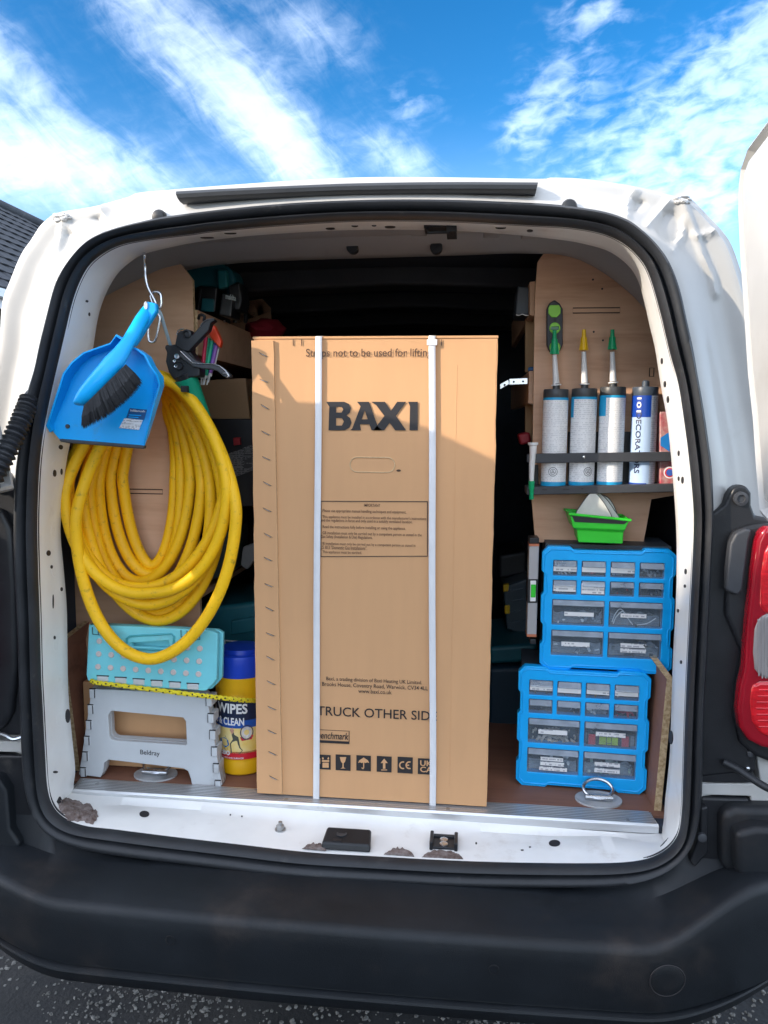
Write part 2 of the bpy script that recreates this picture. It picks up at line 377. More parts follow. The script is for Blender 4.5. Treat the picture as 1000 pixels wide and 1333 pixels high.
def curve_mesh(splines, extrude=0., bevel=0., res=1):
    """flat shapes with holes in the X-Z plane facing -Y -> mesh"""
    cu = bpy.data.curves.new('tmp', 'CURVE'); cu.dimensions = '2D'; cu.fill_mode = 'BOTH'; cu.extrude = extrude; cu.bevel_depth = bevel; cu.bevel_resolution = res
    for sp in splines:
        s = cu.splines.new('POLY'); s.points.add(len(sp) - 1); s.use_cyclic_u = True
        for q, p in zip(s.points, sp): q.co = (p[0], p[1], 0, 1)
    return _to_mesh(cu)
def _to_mesh(cu):
    o = bpy.data.objects.new('tmp', cu); COL.objects.link(o)
    dg = bpy.context.evaluated_depsgraph_get(); dg.update()
    me = bpy.data.meshes.new_from_object(o.evaluated_get(dg))
    bpy.data.objects.remove(o); bpy.data.curves.remove(cu)
    me.transform(Matrix.Rotation(R(90), 4, 'X'))
    return me
_tc = {}
def text_mesh(s, bold=0., shear=0.):
    cu = bpy.data.curves.new('tmp', 'FONT'); cu.body = s; cu.size = 1.0; cu.offset = bold; cu.shear = shear; cu.fill_mode = 'FRONT'; cu.resolution_u = 3
    return _to_mesh(cu)
def fit_text(s, x0, x1, z0, z1, Y, m, parent, name='lettering', bold=0., shear=0., slope=0., M=None, local=False, wrap=None):
    me = text_mesh(s, bold, shear)
    xs = [v.co.x for v in me.vertices]; zs = [v.co.z for v in me.vertices]
    ax, bx, az, bz = min(xs), max(xs), min(zs), max(zs)
    for v in me.vertices:
        x = x0 + (v.co.x - ax) / (bx - ax) * (x1 - x0); z = z0 + (v.co.z - az) / (bz - az) * (z1 - z0)
        v.co = (x, Y, z + slope * (x - x0))
    if M is not None: me.transform(M)
    if wrap:
        cx, cy, r = wrap
        for v in me.vertices:
            a = (v.co.x - cx) / r; v.co = (cx + r * math.sin(a), cy - r * math.cos(a), v.co.z)
    me.materials.append(m)
    return link(name, me, parent, local)
def shape(splines, Y, m, parent, name='emblem', M=None, ext=0.0, local=False, bevel=0.):
    me = curve_mesh(splines, ext, bevel); me.transform(Matrix.Translation((0, Y, 0)))
    if M is not None: me.transform(M)
    me.materials.append(m)
    return link(name, me, parent, local)
def struct(o): o['kind'] = 'structure'; return o
def rrect(x0, x1, z0, z1, r, n=4):
    out = []
    for cx, cz, a0 in ((x1 - r, z1 - r, 0), (x0 + r, z1 - r, 90), (x0 + r, z0 + r, 180), (x1 - r, z0 + r, 270)):
        for k in range(n + 1):
            a = R(a0 + 90 * k / n); out.append((cx + r * math.cos(a), cz + r * math.sin(a)))
    return out
def circ(cx, cz, r, n=20, rz=None): return [(cx + r * math.cos(2 * math.pi * k / n), cz + (rz or r) * math.sin(2 * math.pi * k / n)) for k in range(n)]

# ------------------------------------------------------------------ ground
def build_ground():
    m = mat('tarmac', (.021, .021, .022), .85, var=.45, vscale=3.0, bump=.9, bscale=90, dirt=(.045, .041, .037), dscale=1.7, dth=(.45, .7), dfac=.7)
    bm = BM()
    # fine near the van, coarse towards the horizon
    xs = [-1500, -300, -60, -20, -6, -2.5, -1.2, -.6, 0, .6, 1.2, 2.5, 6, 20, 60, 300, 1500]
    g = [[bm.verts.new((x, y, 0)) for y in xs] for x in xs]
    for i in range(len(xs) - 1):
        for j in range(len(xs) - 1): bm.faces.new((g[i][j], g[i + 1][j], g[i + 1][j + 1], g[i][j + 1]))
    struct(part('ground', bm, m))
    # loose pale chippings pressed into the tarmac
    ms = mat('stone_chipping', (.15, .145, .135), .85, var=.75, vscale=55, bump=.3, bscale=120)
    bm = BM(); rnd = random.Random(3)
    n = 0
    while n < 7500:
        if n % 5: x = rnd.uniform(-1.15, 1.15); y = rnd.uniform(.05, .75)
        else: x = rnd.uniform(-2.2, 2.2); y = rnd.uniform(-2.0, 1.6)
        if noise.noise((x * 3.2 + 4, y * 3.2, .3)) + .35 * noise.noise((x * 11, y * 11, 2)) + .30 * (x > -.5) < rnd.uniform(-.15, .5): continue
        r = rnd.choice((.0022, .003, .0038, .0045, .0055, .0068)) * rnd.uniform(.8, 1.15); a = rnd.uniform(0, 6.28); k = rnd.choice((4, 5, 5, 6)); e = rnd.uniform(.55, 1); ra = rnd.uniform(0, 3.14)
        def V(f, t, z):
            u, v = f * r * math.cos(t), f * r * e * math.sin(t); return bm.verts.new((x + u * math.cos(ra) - v * math.sin(ra), y + u * math.sin(ra) + v * math.cos(ra), z))
        h = [r * rnd.uniform(.25, .7) for _ in range(k)]; J = [rnd.uniform(-.3, .3) for _ in range(k)]
        top = [V(.75, a + 6.283 * i / k + J[i], h[i]) for i in range(k)]
        bot = [V(1.2, a + 6.283 * i / k + J[i], -.002) for i in range(k)]
        c = bm.verts.new((x, y, sum(h) / k * 1.08))
        for i in range(k): bm.faces.new((top[i], top[(i + 1) % k], c)); bm.faces.new((bot[i], bot[(i + 1) % k], top[(i + 1) % k], top[i]))
        n += 1
    o = part('loose_chippings', bm, ms, kind='stuff'); o['label'] = 'pale stone chippings scattered over the dark tarmac under the bumper'; o['category'] = 'gravel'
build_ground()

# ------------------------------------------------------------------ white van
van = thing('white_van', 'white panel van seen from behind with its rear doors open and load space full', 'van', (0, 0, 0))
NA = 880; CEN = Vector((0, 1.13))
def polar(pts, sub=5, smooth=True):
    P = [Vector((p[0], p[1], 0)) for p in pts]
    if smooth: P = catmull(P, sub, True)
    P = [Vector((p.x, p.y)) - CEN for p in P]
    out = []
    for k in range(NA):
        a = 2 * math.pi * k / NA; d = Vector((math.sin(a), math.cos(a))); best = None
        for p, q in zip(P, P[1:] + P[:1]):
            e = q - p; den = d.x * e.y - d.y * e.x
            if abs(den) < 1e-12: continue
            t = (p.x * e.y - p.y * e.x) / den; s = (p.x * d.y - p.y * d.x) / den
            if t > 0 and -1e-6 <= s <= 1 + 1e-6 and (best is None or t > best): best = t
        out.append(CEN + d * (best if best else .5))
    return out
def pxloop(px, Y): return [(v.x, v.z) for v in (PY(*p, Y) for p in px)]

SEAL_OUT = [(250,281),(217,285.5),(187,292),(160,299),(135,308),(117,319),(100,337),(86,357),(77,377),(67,415),(59,447),(52,480),(43,510),(37,540),(32,580),(28,610),(26,646),(25,690),(26,740),(29,800),(31,860),(32,900),(34,955),(36,992),(40,1025),(48,1051),(63,1075),(87,1090),(120,1101),(175,1110),(250,1119),(350,1132),(420,1138),(500,1142),(600,1147),(725,1148),(800,1146),(845,1136),(880,1115),(902,1082),(910,1030),(912,967),(914,905),(917,850),(920,780),(923,720),(925,665),(923,610),(918,570),(912,530),(904,485),(899,455),(891,418),(881.6,377),(869,345),(853,322),(833.6,303),(814,289),(785.6,279),(750,273),(712,268.6),(650,265.5),(590,263.5),(512,263),(434,265),(370,268.5),(304,274.6)]
SEAL_IN = [(250,305),(212,309.5),(180,314),(155,320),(135,330),(117,345),(105,365),(95,392),(87,425),(80,455),(73,485),(66,516),(58,556),(54,584),(51,620),(49,680),(50,740),(52,800),(54,880),(56,920),(59,980),(62,1025),(70,1050),(87,1066),(112,1075),(150,1079.5),(225,1089),(320,1100),(400,1109),(480,1114),(615,1121),(750,1123.5),(825,1121),(862,1109),(882,1087),(887.5,1055),(889,1020),(891,955),(894,880),(898,800),(901,740),(903,680),(901,640),(896,590),(890,545),(883,500),(872,460),(859,405.6),(846,361),(833.6,338),(814,319),(785.6,305),(744,297),(696,294),(642,291),(564,287.6),(460,287.6),(356,294),(278,301)]
LIP = [(265,314),(222,322),(187,331),(170,341),(152,358),(137,385),(127,418),(117,480),(102,535),(90,584),(83,630),(79,690),(83,740),(87,790),(88,850),(89,900),(93,950),(98,1000),(96,1026),(104,1034),(250,1043),(470,1060),(700,1076),(850,1086),(862,1079),(866,1040),(872,980),(874,920),(876,860),(880,780),(881,730),(880,680),(875,610),(869,550),(860,500),(853,455),(846,425),(837,386),(829,362),(816,344),(792,327),(760,317.5),(728,312),(660,305),(600,301),(520,299),(440,300),(340,306)]
so_ = polar(pxloop(SEAL_OUT, 0.0)); si_ = polar(pxloop(SEAL_IN, 0.0)); lip_ = polar(pxloop(LIP, 0.11))
sil_top = pxloop([(0,392),(12,362),(27,330),(42,310),(55,292),(72,279),(82,276),(127,270),(172,259),(185,254),(225,251),(340,245),(466,240),(580,238.5),(700,238),(715,236),(763,237),(829,245.6),(878,256),(890,254),(901,260),(923,281),(942,300),(955,319)], .07)
side_r = [(.672,1.64),(.70,1.56),(.735,1.44),(.79,1.28),(.835,1.10),(.865,.90),(.87,.70),(.865,.48),(.80,.40),(.0,.40)]
side_l = [(-.80,.40),(-.865,.48),(-.87,.70),(-.865,.90),(-.835,1.10),(-.79,1.28),(-.745,1.44),(-.715,1.54)]
sil_ = polar(sil_top + side_r + side_l, 4)

def sm(a, b_, x): t = min(1, max(0, (x - a) / (b_ - a))); return t * t * (3 - 2 * t)
def ringstrip(bm, rings, mi=0, smooth=True):
    V = [[bm.verts.new(p) for p in r] for r in rings]
    for a, b in zip(V, V[1:]):
        for k in range(NA):
            f = bm.faces.new((a[k], a[(k + 1) % NA], b[(k + 1) % NA], b[k])); f.smooth = smooth; f.material_index = mi
    return V
def at_y(ring, y): return [Vector((p.x, y(k) if callable(y) else y, p.y)) for k, p in enumerate(ring)]
def lerp(a, b, t): return [p.lerp(q, t) for p, q in zip(a, b)]
def sidey(k):      # how far forward the body turns towards the sides (0 at the roof, most at the flanks)
    a = 2 * math.pi * k / NA; s = abs(math.sin(a)); return .02 + .06 * s ** 1.5
def build_shell():
    bm = BM()
    fwd = lambda ring, y, sc: [Vector((p.x * sc, y, p.y)) for p in ring]
    prof = []
    prof.append(fwd(sil_, 2.7, .97)); prof.append(fwd(sil_, 1.2, 1.0)); prof.append(at_y(sil_, .25))
    prof.append(at_y(sil_, lambda k: sidey(k) + .018))
    prof.append(at_y(lerp(sil_, so_, .04), lambda k: sidey(k) + .004))
    prof.append(at_y(lerp(sil_, so_, .10), lambda k: sidey(k)))
    def recess(t, d):
        def y(k):
            return sidey(k) * (1 - t) + d * max(0, math.sin(2 * math.pi * (k / NA)) ** 2)
        return y
    for i in range(1, 27):
        t = .10 + .86 * i / 27; d = .030 * sm(.1, .45, t) * (1 - sm(.55, .95, t)); prof.append(at_y(lerp(sil_, so_, t), recess(t, d)))
    prof.append(at_y(so_, .0)); prof.append(at_y(lerp(so_, si_, .5), -.004))
    ringstrip(bm, prof)
    cap = [bm.verts.new(Vector((p.x * .97, 2.7, p.y))) for p in sil_]; bm.faces.new(cap)
    # the steel is pressed into pockets and ribs at the roof corners
    W2 = lambda px: [Vector((v.x, v.z)) for v in (PY(*p, .03) for p in px)]
    ribs = [(W2(px), w, h) for px, w, h in (([(128,266),(137,284),(140,306)], .010, .006), ([(78,283),(75,300),(71,324),(71,340),(78,366)], .010, .006), ([(84,292),(94,300),(97,312),(88,326)], .007, .003),
        ([(829,246),(817,262),(813,286)], .010, .006), ([(874,260),(858,277),(840,297)], .010, .006), ([(892,262),(903,288),(909,304),(920,334),(932,356),(937,380)], .011, .007), ([(894,282),(894,296),(888,310),(872,330)], .007, .0035), ([(908,304),(920,303),(936,297)], .008, .005))]
    pockets = [(W2(px), h) for px, h in (([(825,257),(843,255),(845,263),(834,276),(822,285)], .007), ([(868,270),(884,268),(892,285),(890,305),(876,322),(858,318),(848,300)], .006), ([(112,281),(127,275),(132,300),(122,291)], .007), ([(80,296),(92,298),(95,312),(84,330),(76,330)], .006))]
    def segd(p, a, b_):
        e = b_ - a; t = max(0, min(1, (p - a).dot(e) / max(1e-9, e.dot(e)))); return (p - a - e * t).length
    def inside(p, poly):
        c = False
        for a, b_ in zip(poly, poly[1:] + poly[:1]):
            if (a.y > p.y) != (b_.y > p.y) and p.x < (b_.x - a.x) * (p.y - a.y) / (b_.y - a.y) + a.x: c = not c
        return c
    for v in bm.verts:
        if v.co.z < 1.55 or abs(v.co.x) < .38 or v.co.y > .12: continue
        p = Vector((v.co.x, v.co.z)); dy = 0
        for pl, w, h in ribs:
            dd = min(segd(p, a, b_) for a, b_ in zip(pl, pl[1:])); dy -= h * (1 - sm(0, w, dd))
        for pl, h in pockets:
            if inside(p, pl): dy += h * sm(0, .007, min(segd(p, a, b_) for a, b_ in zip(pl, pl[1:] + pl[:1])))
        v.co.y += dy
    bm.normal_update(); tree = BVHTree.FromBMesh(bm)
    def on(px, py, sink=0.):
        d = ray(px, py).normalized(); h = tree.ray_cast(CAM, d); p = h[0] if h[0] is not None else PY(px, py, .03); return p
    rnd = random.Random(5)
    for (cx, cy) in ((81, 282), (888, 259)):
        for _ in range(14):
            c = on(cx + rnd.uniform(-9, 9), cy + rnd.uniform(-3, 5), .001)
            vs = bmesh.ops.create_icosphere(bm, subdivisions=2, radius=1)['verts']
            rx, rz = rnd.uniform(.003, .009), rnd.uniform(.002, .005)
            for v in vs: v.co = Vector((v.co.x * rx, v.co.y * .005, v.co.z * rz)) * (1 + .4 * noise.noise(v.co * 3 + c * 20)) + c
    for f in bm.faces: f.smooth = True
    o = part('body_shell', bm, MT['paint'], van, smooth=True, angle=38, recalc=True)
    return o
build_shell()
def build_jamb():
    bm = BM(); prof = []
    bot = lambda k: max(0, -math.cos(2 * math.pi * k / NA))
    is_bot = lambda k: 1.0 if (abs(k / NA - .5) < .16) else 0.0
    prof.append(at_y(lerp(so_, si_, .85), -.003)); prof.append(at_y(si_, .0)); 
    r1 = []; r2 = []; r3 = []
    for k in range(NA):
        s, l = si_[k], lip_[k]
        w = (1 - sm(.47, .59, abs(l.x))) if l.y < .75 else 0.      # sill tray: flat shelf, then a riser up to the floor edge; blends into the posts
        T = (Vector((s.x + (l.x - s.x) * .2, .035, s.y + .003)), Vector((s.x + (l.x - s.x) * .7, .082, s.y + .006)), Vector((l.x, .098, l.y - .012)))
        Q = (Vector((s.x + (l.x - s.x) * .12, .022, s.y + (l.y - s.y) * .12)), Vector((s.x + (l.x - s.x) * .55, .055, s.y + (l.y - s.y) * .55)), Vector((s.x + (l.x - s.x) * .9, .085, s.y + (l.y - s.y) * .9)))
        for r_, t_, q_ in zip((r1, r2, r3), T, Q): r_.append(q_.lerp(t_, w))
    prof += [r1, r2, r3, at_y(lip_, .11)]
    back = [Vector((CEN.x + (p.x - CEN.x) * 1.015, .125, CEN.y + (p.y - CEN.y) * 1.01)) for p in lip_]; prof.append(back)
    ringstrip(bm, prof)
    global hit
    bm.normal_update(); tree = BVHTree.FromBMesh(bm)
    def hit(px, py):
        d = ray(px, py).normalized(); h = tree.ray_cast(CAM, d)
        if h[0] is None: return PY(px, py, .05), Vector((0, -1, 0))
        n = h[1]; return h[0], (n if n.dot(d) < 0 else -n)
    # dimples pressed into the side posts
    for (px, py, r) in ((71,607,.014),(70,690,.016),(71,742,.014),(74,838,.016),(78,935,.016)):
        p, n_ = hit(px, py); M_ = Matrix.Translation(p - n_ * .001) @ n_.to_track_quat('Z', 'Y').to_matrix().to_4x4()
        lathe(bm, [(r, -.001), (r * .95, .0012), (r * .8, .0016), (r * .62, .0006), (r * .3, .0012), (.001, .0014)], (0, 0, 0), 'Z', 22, M=M_)
    jo = part('door_aperture', bm, MT['paint_in'], van, smooth=True, angle=50)
    # holes and plugs
    def hole(b_): part('access_hole', b_, MT['ink'], van)
    L_ = [(79,582,2.5,3),(71,616,2,4.5),(80,614,1.2,4),(63,720,2.6,3.6),(67,738,1.3,2.3),(80,767,1.4,2.6),(69,783,.7,9),(71,830,1.2,2.4),(72,1005,3,1.6),(88,932,3,9),(113,392,1.6,1.6),(116,409,1,2.4)]
    L_ += [(862,470,1.2,4),(866,500,1.4,4),(870,520,1.4,4.5),(884,590,1.2,3.6),(889,625,1.5,4.5),(884,623,1.0,3),(893,744,1.4,3.6),(892,763,1.2,2.2),(883,795,1.2,2.4),(887,862,1.2,2.4),(874,960,2.6,9)]
    L_ += [(188,1060,6.5,4),(722,1098,7.5,4.2),(300,1061,1,.8),(315,1063,1,.8),(680,1107,2,.7),(690,1103,1.5,.7),(620,1098,1.2,1.2)]
    L_ += [(430,297,6,1.5),(462,293.5,4.5,1.3),(508,295,7,1.6),(487,293,3,1.2),(300,303,8,1.3),(690,300,4,1.4),(652,296,7,1.3),(270,309,9,1)]
    for (px, py, w, h) in L_:
        p, n_ = hit(px, py); q = []
        e1 = (hit(px + 3, py)[0] - p); e2 = (hit(px, py + 3)[0] - p)
        e1 = e1 / 3 if e1.length < .03 else Vector((.0014, 0, 0)); e2 = e2 / 3 if e2.length < .03 else Vector((0, 0, -.0014))
        bmh = BM(); V = [bmh.verts.new(p + n_ * .0012 + e1 * w * math.cos(2 * math.pi * k / 16) + e2 * h * math.sin(2 * math.pi * k / 16)) for k in range(16)]
        V2 = [bmh.verts.new(v.co - n_ * .006) for v in V]; bmh.faces.new(V); bmh.faces.new(V2[::-1])
        for k in range(16): bmh.faces.new((V[k], V[(k + 1) % 16], V2[(k + 1) % 16], V2[k]))
        hole(bmh)
build_jamb()
def build_seal():
    bm = BM()
    mid = lerp(so_, si_, .5)
    # fat bulb on the outer half, thin lip on the inner half
    prof = [at_y(lerp(so_, si_, t), y) for t, y in ((-.02, .004), (-.02, -.012), (.06, -.022), (.22, -.029), (.40, -.027), (.52, -.018), (.58, -.010), (.64, -.017), (.76, -.024), (.90, -.020), (.99, -.008), (1.0, .006))]
    ringstrip(bm, prof)
    o = part('door_seal', bm, MT['rubber'], van, smooth=True, angle=70)
build_seal()
def roof_bits():
    bm = BM()
    top = [(233,250),(300,246.5),(400,242),(466,239.6),(580,238),(700,238.6)]; bot = [(236,264),(300,260),(400,255.5),(466,253.6),(580,252),(697,252.4)]
    tp = catmull([PY(*p, .014) for p in top], 6); bp = catmull([PY(*p, .004) for p in bot], 6)
    n = len(tp); rows = []
    for a, b_ in zip(tp, bp):
        d = b_ - a
        rows.append([bm.verts.new(a + d * t + Vector((0, y, 0))) for t, y in ((0, .012), (.02, -.006), (.2, -.016), (.5, -.02), (.8, -.016), (1, -.006), (1, .012))])
    for a, b_ in zip(rows, rows[1:]):
        for k in range(6): bm.faces.new((a[k], a[k + 1], b_[k + 1], b_[k]))
    bm.faces.new(rows[0]); bm.faces.new(rows[-1][::-1])
    part('roof_trim_strip', bm, MT['rubber'], van, smooth=True, angle=50)
    for (px, py) in ((208,283),(741,270)):
        c = PY(px, py, .004); bm = BM(); lathe(bm, [(.013, .02), (.013, -.004), (.010, -.010), (.004, -.012)], c, 'Y', 20)
        part('rubber_buffer', bm, MT['rubber'], van, smooth=True)
    # inner roof cross member: pressed steel box with two black plugs
    bm = BM(); rows = []
    low = catmull([PY(*p, .30) for p in [(60,470),(110,410),(188,366),(230,350),(300,340),(400,335.5),(500,332.5),(600,329.5),(690,327),(760,337),(830,385),(880,450)]], 5)
    for a in low:
        rows.append([bm.verts.new((a.x * f, y, a.z + dz)) for f, y, dz in ((.99, .118, .034), (.99, .14, .020), (1, .20, .016), (1, .215, .026), (1, .235, .028), (1, .25, .018), (1, .29, .002), (1, .305, .0), (1, .36, .008), (1, .37, .10))])
    for a, b_ in zip(rows, rows[1:]):
        for k in range(9): bm.faces.new((a[k], a[k + 1], b_[k + 1], b_[k]))
    bm.faces.new(rows[0]); bm.faces.new(rows[-1][::-1])
    part('roof_cross_member', bm, MT['headliner'], van, smooth=True, angle=30)
    for px in (459, 568):
        c = PY(px, 322, .268); bm = BM(); lathe(bm, [(.0125, .014), (.0125, -.004), (.010, -.005)], (c.x, c.y, c.z), 'Y', 18); part('blanking_plug', bm, MT['rubber'], van, smooth=True)
    for px in (250, 335, 375, 470, 545, 640, 690):
        c = PY(px, 306 + abs(px - 520) * .03, .2); bm = BM(); box(bm, c.x - .016, c.x + .016, .15, .225, c.z + .004, c.z + .022); part('stiffening_bracket', bm, MT['headliner'], van, bevel=.003)
    for yy in (.62, 1.0, 1.4):
        bm = BM(); prism(bm, [(x, yy, z) for x, z in ((-.62, 1.64), (-.4, 1.715), (0, 1.73), (.4, 1.715), (.62, 1.64), (.62, 1.72), (.4, 1.78), (-.4, 1.78), (-.62, 1.72))], (0, .09, 0)); part('roof_rib', bm, MT['greyp'], van, bevel=.01)
    # striker plate of the upper lock
    bm = BM(); c = PY(573, 297, .07)
    box(bm, c.x - .028, c.x + .028, .05, .10, c.z - .003, c.z + .004); box(bm, c.x + .012, c.x + .030, .045, .105, c.z - .012, c.z + .002)
    tube(bm, [(c.x - .022, .055, c.z - .004), (c.x - .02, .05, c.z - .012), (c.x + .015, .05, c.z - .012), (c.x + .018, .055, c.z - .004)], .003, 8)
    part('upper_striker', bm, MT['blackp'], van, bevel=.0015)
roof_bits()
def interior():
    # the lining of the load space, closed by the bulkhead
    bm = BM()
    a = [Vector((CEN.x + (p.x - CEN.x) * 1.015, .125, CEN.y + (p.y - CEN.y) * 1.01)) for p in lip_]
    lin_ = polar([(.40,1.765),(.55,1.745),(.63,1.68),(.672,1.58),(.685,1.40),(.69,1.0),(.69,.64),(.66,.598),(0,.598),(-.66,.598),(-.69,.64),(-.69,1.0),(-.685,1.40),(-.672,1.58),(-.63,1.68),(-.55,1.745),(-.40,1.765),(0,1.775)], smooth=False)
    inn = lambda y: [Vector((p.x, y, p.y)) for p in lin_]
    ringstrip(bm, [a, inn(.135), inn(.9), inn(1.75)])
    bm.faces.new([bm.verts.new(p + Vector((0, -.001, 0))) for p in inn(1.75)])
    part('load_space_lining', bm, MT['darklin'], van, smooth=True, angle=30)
    # wooden floor and its ribbed metal edging
    bm = BM(); box(bm, -.655, .615, .155, 1.7, .590, .604); part('load_floor', bm, MT['floor'], van)
    bm = BM()
    xl, xr, zt = -.622, .585, .6065
    y = .112; prof = [(y, .588), (y, zt - .004), (y + .003, zt)]
    k = 7; w = .0066
    for i in range(k):
        y0 = y + .006 + i * w; prof += [(y0, zt), (y0 + .0004, zt - .0035), (y0 + w * .42, zt - .0035), (y0 + w * .48, zt)]
    prof += [(y + .006 + k * w, zt), (y + .006 + k * w + .003, zt - .002), (y + .006 + k * w + .003, .588)]
    prism(bm, [(xl + (q[0] - y) * -.15, q[0], q[1]) for q in prof], (xr - xl, 0, 0))
    part('sill_edging', bm, MT['alu'], van)
    grv = mat('grey_groove_shade', (.27, .27, .275), .7)
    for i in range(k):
        y0 = y + .006 + i * w; bm = BM(); box(bm, xl + .004, xr - .004, y0 + .0005, y0 + w * .44, zt - .0034, zt + .0003); part('groove_shade', bm, grv, van)  # grey strips stand in for the shade inside the edging grooves
    for px, py in ((127,1020),(372,1042),(583,1053),(818,1069)):
        c = PZ(px, py, zt); bm = BM(); lathe(bm, [(.0045, -.002), (.0045, .0008), (.002, .001)], (c.x, min(max(c.y, .125), .15), zt), 'Z', 12); part('countersunk_screw', bm, MT['dull_steel'], van, smooth=True)
    # tie-down rings in their cups
    for (px, py, w) in ((782, 1048, 1.0), (200, 1010, 1.0)):
        c = PZ(px, py, .607); cy = .185
        cup = BM(); 
        vs = lathe(cup, [(.0, .0012), (.052, .0012), (.056, .0035), (.060, .0035), (.060, -.002)], (c.x, cy + .02, .604), 'Z', 32)
        for v in vs: v.co.x = c.x + (v.co.x - c.x) * .8
        for v in vs: v.co.y = cy + .02 + (v.co.y - cy - .02) * .62
        co_ = part('lashing_cup', cup, mat('grey_cup', (.42, .43, .44), .5, var=.2, vscale=30), van, smooth=True)
        rg = BM(); 
        tube(rg, [(c.x + .030 * math.cos(t), cy + .030 + .018 * math.sin(t), .612 + .012 + .013 * math.sin(t)) for t in [2 * math.pi * i / 28 for i in range(28)]], .0036, 8, closed=True)
        lathe(rg, [(.006, -.028), (.006, .028)], (c.x, cy + .016, .612), 'X', 12)
        part('lashing_ring', rg, MT['steel'], co_, smooth=True)
    # low plywood boards lining the sides above the wheel arches
    for s, foot, top, yb in ((1, PY(852, 1055, .172), PY(868, 884, .172), .9), (-1, PY(104, 1003, .20), PY(83, 835, .20), .9)):
        bm = BM(); y0 = .172 if s > 0 else .20; t = .014 * s
        q = [Vector((foot.x - .001 * s, y0, .605)), Vector((top.x, y0, top.z)), Vector((top.x - .02 * s, y0 + .12 if s > 0 else y0 + .10, top.z + .028)), Vector((top.x - .02 * s, yb, top.z + .028)), Vector((foot.x, yb, .605))]
        a = [bm.verts.new(p) for p in q]; b_ = [bm.verts.new(p + Vector((t, 0, 0))) for p in q]
        f = bm.faces.new(a); f2 = bm.faces.new(b_[::-1])
        for i in range(5):
            e = bm.faces.new((a[i], b_[i], b_[(i + 1) % 5], a[(i + 1) % 5])); e.material_index = 1
        part('side_board', bm, (MT['floor'], MT['plyedge']), van)
    # plywood end panels of the racking
    def panel(px, Y, m, corner=True, name='plywood_end_panel'):
        bm = BM(); pts = [PY(*p, Y) for p in px]; vs = prism(bm, pts, (0, .012, 0))
        for f in bm.faces:
            if abs(f.normal.y) < .5: f.material_index = 1
        bm.normal_update()
        for f in bm.faces: f.material_index = 0 if abs(f.normal.y) > .5 else 1
        return part(name, bm, (m, MT['plyedge']), van)
    pl = panel([(50,1010),(50,600),(72,470),(95,370),(125,325),(165,305),(205,315),(226,331),(250.5,364),(253.5,470),(255,600),(262,840),(266,1012)], .285, MT['ply'])
    pr = panel([(725,306),(700,341),(696.5,385),(692.5,650),(697,706),(838,706),(848,650),(905,640),(905,500),(890,420),(872,345),(830,296),(745,290)], .34, MT['plyr'])
    def slot(px, Y, par):   # routed finger slot seen as a shallow recess outline
        bm = BM(); (x0, y0), (x1, y1) = px; a = PY(x0, y0, Y); b_ = PY(x1, y1, Y)
        r = .0012
        pts = [(a.x, Y, a.z), (b_.x, Y, a.z), (b_.x, Y, b_.z), (a.x, Y, b_.z)]
        tube(bm, pts, r, 4, closed=True); part('routed_slot', bm, MT['inkb'], par)
    slot([(157,636.5),(212,643)], .285, pl); slot([(746,401),(807,407)], .34, pr); slot([(846,479),(851,490)], .34, pr)
    for par, Y, L_ in ((pr, .34, ((772,364),(784,376),(773,432),(785,443))), (pl, .285, ((166,366),(207,383),(209,381),(224,455)))):
        bm = BM()
        for p in L_: c = PY(*p, Y); lathe(bm, [(.0022, .002), (.0022, -.0006)], c, 'Y', 8)
        part('screw_hole', bm, MT['ink'], par)
interior()
